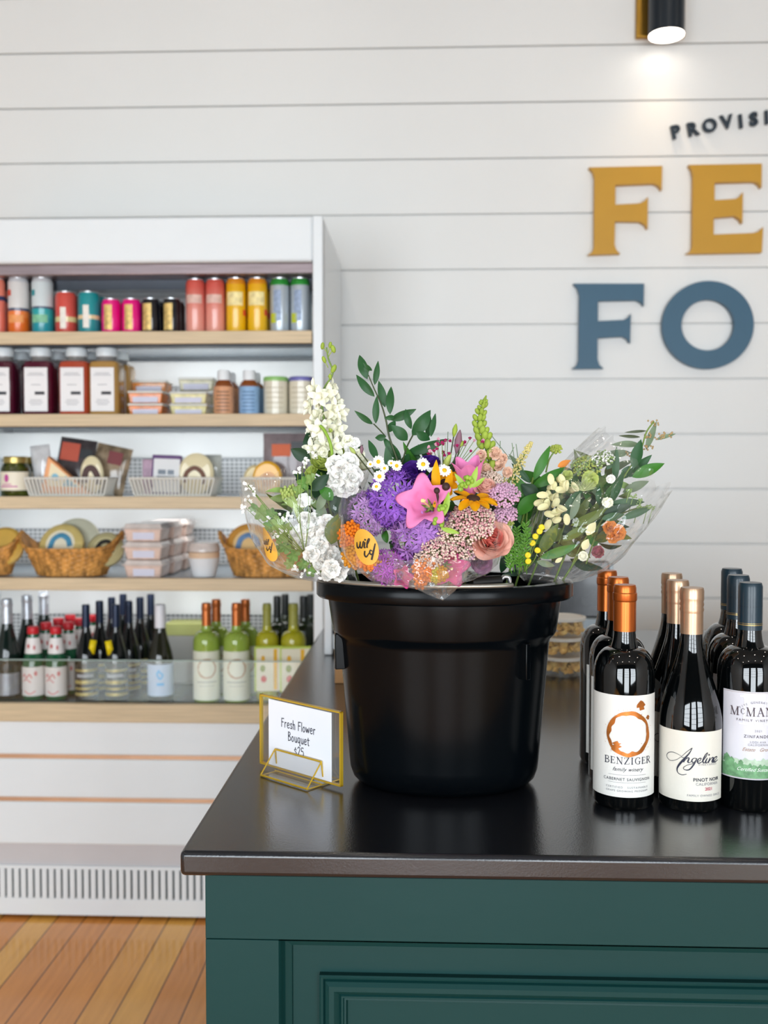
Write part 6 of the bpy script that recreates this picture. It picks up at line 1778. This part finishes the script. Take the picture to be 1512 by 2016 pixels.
# ruscus sprig rising at the left
def rz4(x, y): return (460 + x / 3.287, 650 + y / 3.287)
RUS = [(865, 318, 812, 158, 62), (878, 268, 836, 214, 30), (895, 262, 838, 212, 26), (912, 355, 936, 198, 40), (912, 430, 790, 288, 54), (980, 500, 938, 326, 52), (1012, 545, 1018, 362, 54), (920, 605, 926, 424, 46), (900, 608, 782, 522, 38), (1015, 582, 1182, 512, 58),
       (1125, 712, 1020, 615, 74), (1000, 662, 1046, 584, 50), (1155, 682, 1276, 518, 86), (1254, 700, 1270, 545, 44), (1276, 690, 1306, 538, 38), (1182, 660, 1272, 712, 60), (932, 840, 872, 710, 48), (1084, 842, 966, 694, 62), (1020, 930, 985, 750, 56),
       (1110, 800, 1392, 706, 66), (1210, 822, 1110, 800, 64), (1095, 872, 1132, 800, 56), (985, 690, 915, 698, 44), (1040, 560, 975, 570, 34), (1150, 640, 1110, 510, 46)]
def rus(o, P):
    for (x0, y0, x1, y1, w) in RUS:
        a, c = rz4(x0, y0), rz4(x1, y1)
        b.leaf(a[0], a[1], c[0], c[1], w / 3.287, Y + .05 + fr.uniform(-.012, .012), LG1, o, roll=fr.uniform(-.35, .35), dY=fr.uniform(-.01, .01))
spike(b, [(795, 950), rz4(1080, 900), rz4(1010, 700), rz4(985, 580), rz4(955, 480), rz4(905, 370), rz4(872, 290)], Y + .05, 'ruscus_sprig', LG1, rus, .0018, STEMD)
b.part(M().tube(smooth_path([at(*rz4(1085, 880), Y + .05), at(*rz4(1120, 760), Y + .05), at(*rz4(1160, 680), Y + .05)], 4), .0012, 5), 'ruscus_twig', STEMD)
b.part(M().tube(smooth_path([at(*rz4(985, 690), Y + .05), at(*rz4(950, 650), Y + .05), at(*rz4(905, 605), Y + .05)], 4), .0010, 5), 'ruscus_twig', STEMD)
# clear wrap with its pointed front corner hanging over the rim
def b2ring(cx, cy, Yr, hw, hv, back): return (at(cx, cy, Yr), at(cx + hw, cy, Yr) - at(cx, cy, Yr), Vector((0, -back, -hv * Yr / F)))
FB2 = [b2ring(850, 1128, 1.42, 30, 6, .02), b2ring(845, 1118, 1.38, 110, 24, .05), b2ring(835, 1085, 1.36, 150, 62, .06), b2ring(832, 1050, 1.35, 162, 92, .07), b2ring(834, 1010, 1.345, 158, 106, .075)]
wr = wrap_film(b, FB2, FILM, seed=6.0, zig=.01)
# folded corner sheet
cp = [at(775, 1128, 1.305), at(800, 1150, 1.298), at(845, 1172, 1.293), at(872, 1182, 1.291), at(893, 1166, 1.293), at(915, 1140, 1.298), at(928, 1105, 1.305)]
mtop = [at(775 + i * 25.5, 1100 + 4 * sin(i * 1.7), 1.292 - .006 * (i % 2)) for i in range(7)]
def cornerf(a, v):
    x = a * 6; i = min(int(x), 5); t = x - i
    p = mtop[i].lerp(mtop[i + 1], t).lerp(cp[i].lerp(cp[i + 1], t), v)
    return p + Vector((0, -.007 * sin(PI * v) + .005 * noise.noise(Vector((a * 9, v * 4, 3))), 0))
b.part(M().grid(cornerf, 36, 12), 'wrap_corner', film('bouquet cellophane fold', '#f7f8f6', base=.1, edge=.7, rough=.08, crinkle=.9, cscale=34, milky=.3), wr, sharp=0)
sticker(b, 719, 1077, Y - .09, 26, 37, 22, (-.42, -.9, -.05), wr)

# ================================================================ BOUQUET 3: leafy green, right
b = Bouquet('leafy green bouquet with yellow button flowers leaning out of the bucket at right', at(1080, 1140, 1.46))
Y = 1.43
def rz5(x, y): return (880 + x / 3.287, 760 + y / 3.287)
filler(b, 1110, 1030, 1.47, 180, 150, 120, [LG4, LG2, LG6, LG1], .042, .035)
filler(b, 1165, 990, 1.48, 130, 150, 60, [LG4, LG2, LG3, LG5], .038, .03, name='filler_foliage')
filler(b, 1040, 1080, 1.46, 70, 110, 30, [LG6, LG2], .032, .02)
stems(b, [(1100, 1000, Y), (1150, 1000, Y), (1200, 1000, Y), (1060, 1000, Y), (1050, 940, Y)], (bx + .06, 1.48, CT + .06))
LV = [(560, 610, 668, 385, 62, LG2, 0), (550, 655, 770, 525, 72, LG2, -.01), (540, 628, 418, 500, 44, LG1, 0), (505, 770, 440, 575, 100, LG2, -.02), (590, 715, 480, 635, 90, LG6, -.025), (458, 835, 592, 690, 92, LG2, -.03),
      (1085, 632, 1098, 390, 46, LG1, .01), (1205, 532, 1256, 345, 74, LG1, .0), (1165, 592, 1326, 445, 62, LG1, .01), (1198, 590, 1408, 500, 76, LG2, -.01), (1065, 757, 1146, 545, 58, LG1, -.01), (1048, 762, 1282, 750, 54, LG1, -.01), (1128, 858, 1330, 785, 48, LG1, -.02),
      (742, 852, 880, 655, 66, LG1, -.03), (800, 868, 862, 690, 50, LG3, -.035), (800, 902, 1042, 790, 66, LG4, -.04), (748, 1002, 922, 908, 58, LG4, -.045), (600, 1084, 722, 888, 86, LG4, -.045), (600, 1112, 852, 1028, 64, LG2, -.045), (985, 772, 985, 640, 38, LG1, -.01),
      (1288, 412, 1356, 228, 42, LG3, .02), (1250, 330, 1112, 322, 20, STEMD, .02), (1348, 348, 1482, 308, 24, LG3, .02), (1250, 380, 1064, 378, 44, LG3, .02), (1190, 432, 1008, 442, 50, LG3, .02), (1290, 290, 1150, 300, 16, STEMD, .02), (905, 965, 962, 880, 58, CREAMT, -.045), (700, 1142, 748, 1110, 26, CREAMT, -.05),
      (1000, 860, 1150, 830, 50, LG1, -.03), (1010, 830, 1200, 770, 60, LG6, -.02), (880, 1060, 915, 990, 50, CREAMT, -.045), (580, 1135, 700, 1165, 40, LG3, -.045), (480, 980, 440, 860, 70, LG6, -.01), (400, 1100, 330, 1000, 70, LG6, 0), (350, 1210, 400, 1020, 60, LG6, 0), (1140, 600, 1180, 515, 60, LG1, .01), (1035, 540, 1085, 450, 46, LG1, .01), (690, 1010, 740, 920, 60, LG4, -.03), (500, 560, 400, 440, 36, LG3, .01)]
for (x0, y0, x1, y1, w, m, dy) in LV:
    a, c = rz5(x0, y0), rz5(x1, y1)
    b.leaf(a[0], a[1], c[0], c[1], w / 3.287, Y + dy, m, None, roll=fr.uniform(-.4, .4))
for pts in ([(900, 1150), (1000, 860), (1070, 700), (1150, 580), (1250, 420), (1290, 300), (1340, 230)], [(800, 1180), (900, 980), (1060, 860), (1200, 800), (1300, 780)], [(500, 1150), (520, 800), (555, 640)], [(700, 1100), (760, 900), (860, 700)], [(640, 560), (660, 480), (690, 430)]):
    b.part(M().tube(smooth_path([at(*rz5(*p), Y + .005) for p in pts], 5), .0012, 5), 'twig', STEMG, sharp=0)
# seed clusters on the grey twig
for (x, y) in ((1290, 318), (1380, 325), (1190, 440), (1335, 240), (1300, 400), (1420, 318)):
    m = M()
    for k in range(9):
        c = rz5(x + fr.uniform(-38, 38), y + fr.uniform(-18, 18)); m.ball(at(*c, Y + .018), .0015, 5, 4)
    b.part(m, 'seed_cluster', mat('tan seeds', '#b59a6c', rough=.6, var=.2), sharp=0)
# cream tubular bracts
for (x, y) in ((735, 605), (680, 650), (740, 675), (820, 660), (650, 710), (700, 760), (618, 705), (645, 770), (660, 825), (712, 820), (625, 785), (700, 862), (772, 862), (650, 890), (690, 720), (735, 800), (600, 750), (668, 600), (760, 640)):
    p = at(*rz5(x, y), Y - .045 + fr.uniform(-.008, .008))
    d = Vector((fr.uniform(-.6, .8), -.8, fr.uniform(-.3, .8)))
    m = M().lathe([(0, -.009), (.0034, -.007), (.0046, 0), (.0064, .0045), (.0056, .0034), (0, .001)], 12, sx=1.25, sy=.75, mtx=frame(p, d, fr.uniform(0, 3)))
    b.part(m, 'cream_bract', CREAMT, sharp=0)
# yellow button flowers
for (x, y) in ((570, 975), (555, 1018), (585, 1065), (525, 1095), (527, 1136), (612, 915), (600, 940)):
    p = at(*rz5(x, y), Y - .06); d = tocam(p) + Vector((fr.uniform(-.4, .4), 0, fr.uniform(.1, .6)))
    o = b.part(M().lathe([(0, -.003), (.003, -.002), (.0044, .001), (.0036, .003), (.0018, .0026), (0, .0022)], 14, mtx=frame(p, d)), 'button_flower', mat('button yellow', '#e6d22e', rough=.6, var=.12, vscale=200), sharp=0)
    b.part(M().tube(smooth_path([p, at(*rz5(x - 20, y + 60), Y - .055), at(*rz5(500, 1200), Y - .04)], 4), .0007, 4), 'stem', STEMG, o)
# feathery greens
for k in range(7):
    x0, y0 = 420 + k * 16, 1215 - (k % 3) * 12
    x1, y1 = 395 + k * 24 + fr.uniform(-12, 12), 880 + fr.uniform(0, 170)
    m = M(); P = smooth_path([at(*rz5(x0, y0), Y - .05), at(*rz5((x0 + x1) / 2 - 8, (y0 + y1) / 2), Y - .06), at(*rz5(x1, y1), Y - .055)], 7)
    m.tube(P, .0008, 4)
    for i in range(3, len(P)):
        for s in (-1, 1):
            for q in range(1 + i % 2):
                t = (P[i] - P[i - 1]).normalized()
                tip = P[i] + (t * .7 + Vector((s * fr.uniform(.5, 1), fr.uniform(-.5, .2), 0))).normalized() * fr.uniform(.005, .009)
                blade(m, P[i], tip, .0018, fr.uniform(-.6, .6))
    b.part(m, 'feathery_sprig', leafm('fern green', '#5b8f35', var=.2), sharp=0)
for (x, y) in ((1180, 680), (1205, 712), (1250, 740), (1300, 780), (1240, 775), (1330, 790)):
    m = M(); c = at(*rz5(x, y), Y - .02); m.tube([c, at(*rz5(x - 30, y + 110), Y - .01)], .0006, 4)
    for k in range(12): m.ball(at(*rz5(x + fr.uniform(-22, 22), y + fr.uniform(-12, 12)), Y - .02), .0012, 5, 3)
    b.part(m, 'seed_umbel', LG5, sharp=0)
# green fennel umbel rays
m = M(); c = at(*rz5(885, 680), Y - .035)
for k in range(26):
    a = PI * (.05 + .9 * k / 25); rr = fr.uniform(70, 105)
    m.tube([c, at(*rz5(885 + rr * cos(a), 672 - rr * .75 * sin(a)), Y - .04 + fr.uniform(-.01, .01))], .0005, 4)
b.part(m, 'umbel_rays', pet('pale umbel green', '#b6c48a', var=.1))
umbel(b, *rz5(705, 410), Y + .02, 24, 16, [pet('lime floret', '#b9c65c', var=.15)], 'lime_umbel', 60, .0022)
umbel(b, *rz5(900, 520), Y + .01, 60, 44, [pet('lime floret', '#b9c65c'), LG5], 'lime_umbel', 120, .0028)
umbel(b, *rz5(1010, 470), Y + .01, 44, 50, [WHITEP, LG5], 'white_umbel', 90, .0026)
umbel(b, *rz5(375, 880), Y - .05, 34, 26, [leafm('pale lime', '#b7c46e')], 'green_thistle', 70, .003)
for (x, y, s) in ((1055, 920, 30), (1100, 950, 34), (1075, 975, 26)): ruffled(b, *rz5(x, y), Y - .03, s, pet('orange petal', '#e08a3c', var=.12), name='orange_blossom', layers=3, n=7)
for (x, y, s, c) in ((930, 600, 34, LIMEP), (780, 580, 22, LIMEP), (1040, 750, 22, CREAMP), (1060, 600, 18, WHITEP), (980, 1075, 26, pet('maroon petal', '#8f4a5a', var=.15)), (880, 1100, 20, CREAMP)): ruffled(b, *rz5(x, y), Y - .02, s, c, name='small_blossom')
b.leaf(*rz5(716, 522), *rz5(800, 480), 12, Y, pet('orange petal', '#e08a3c'), None)
FB3 = [ring(1062, 1146, 1.45, 1, .05, 30, .03), ring(1080, 1136, 1.43, 1, .1, 62, .05), ring(1110, 1090, 1.43, .93, .36, 84, .075), ring(1142, 1036, 1.43, .84, .54, 100, .09), ring(1190, 975, 1.44, .76, .65, 98, .09, .01), ring(1246, 912, 1.45, .72, .69, 88, .08, .01)]
wrap_film(b, FB3, FILM, seed=11.0)
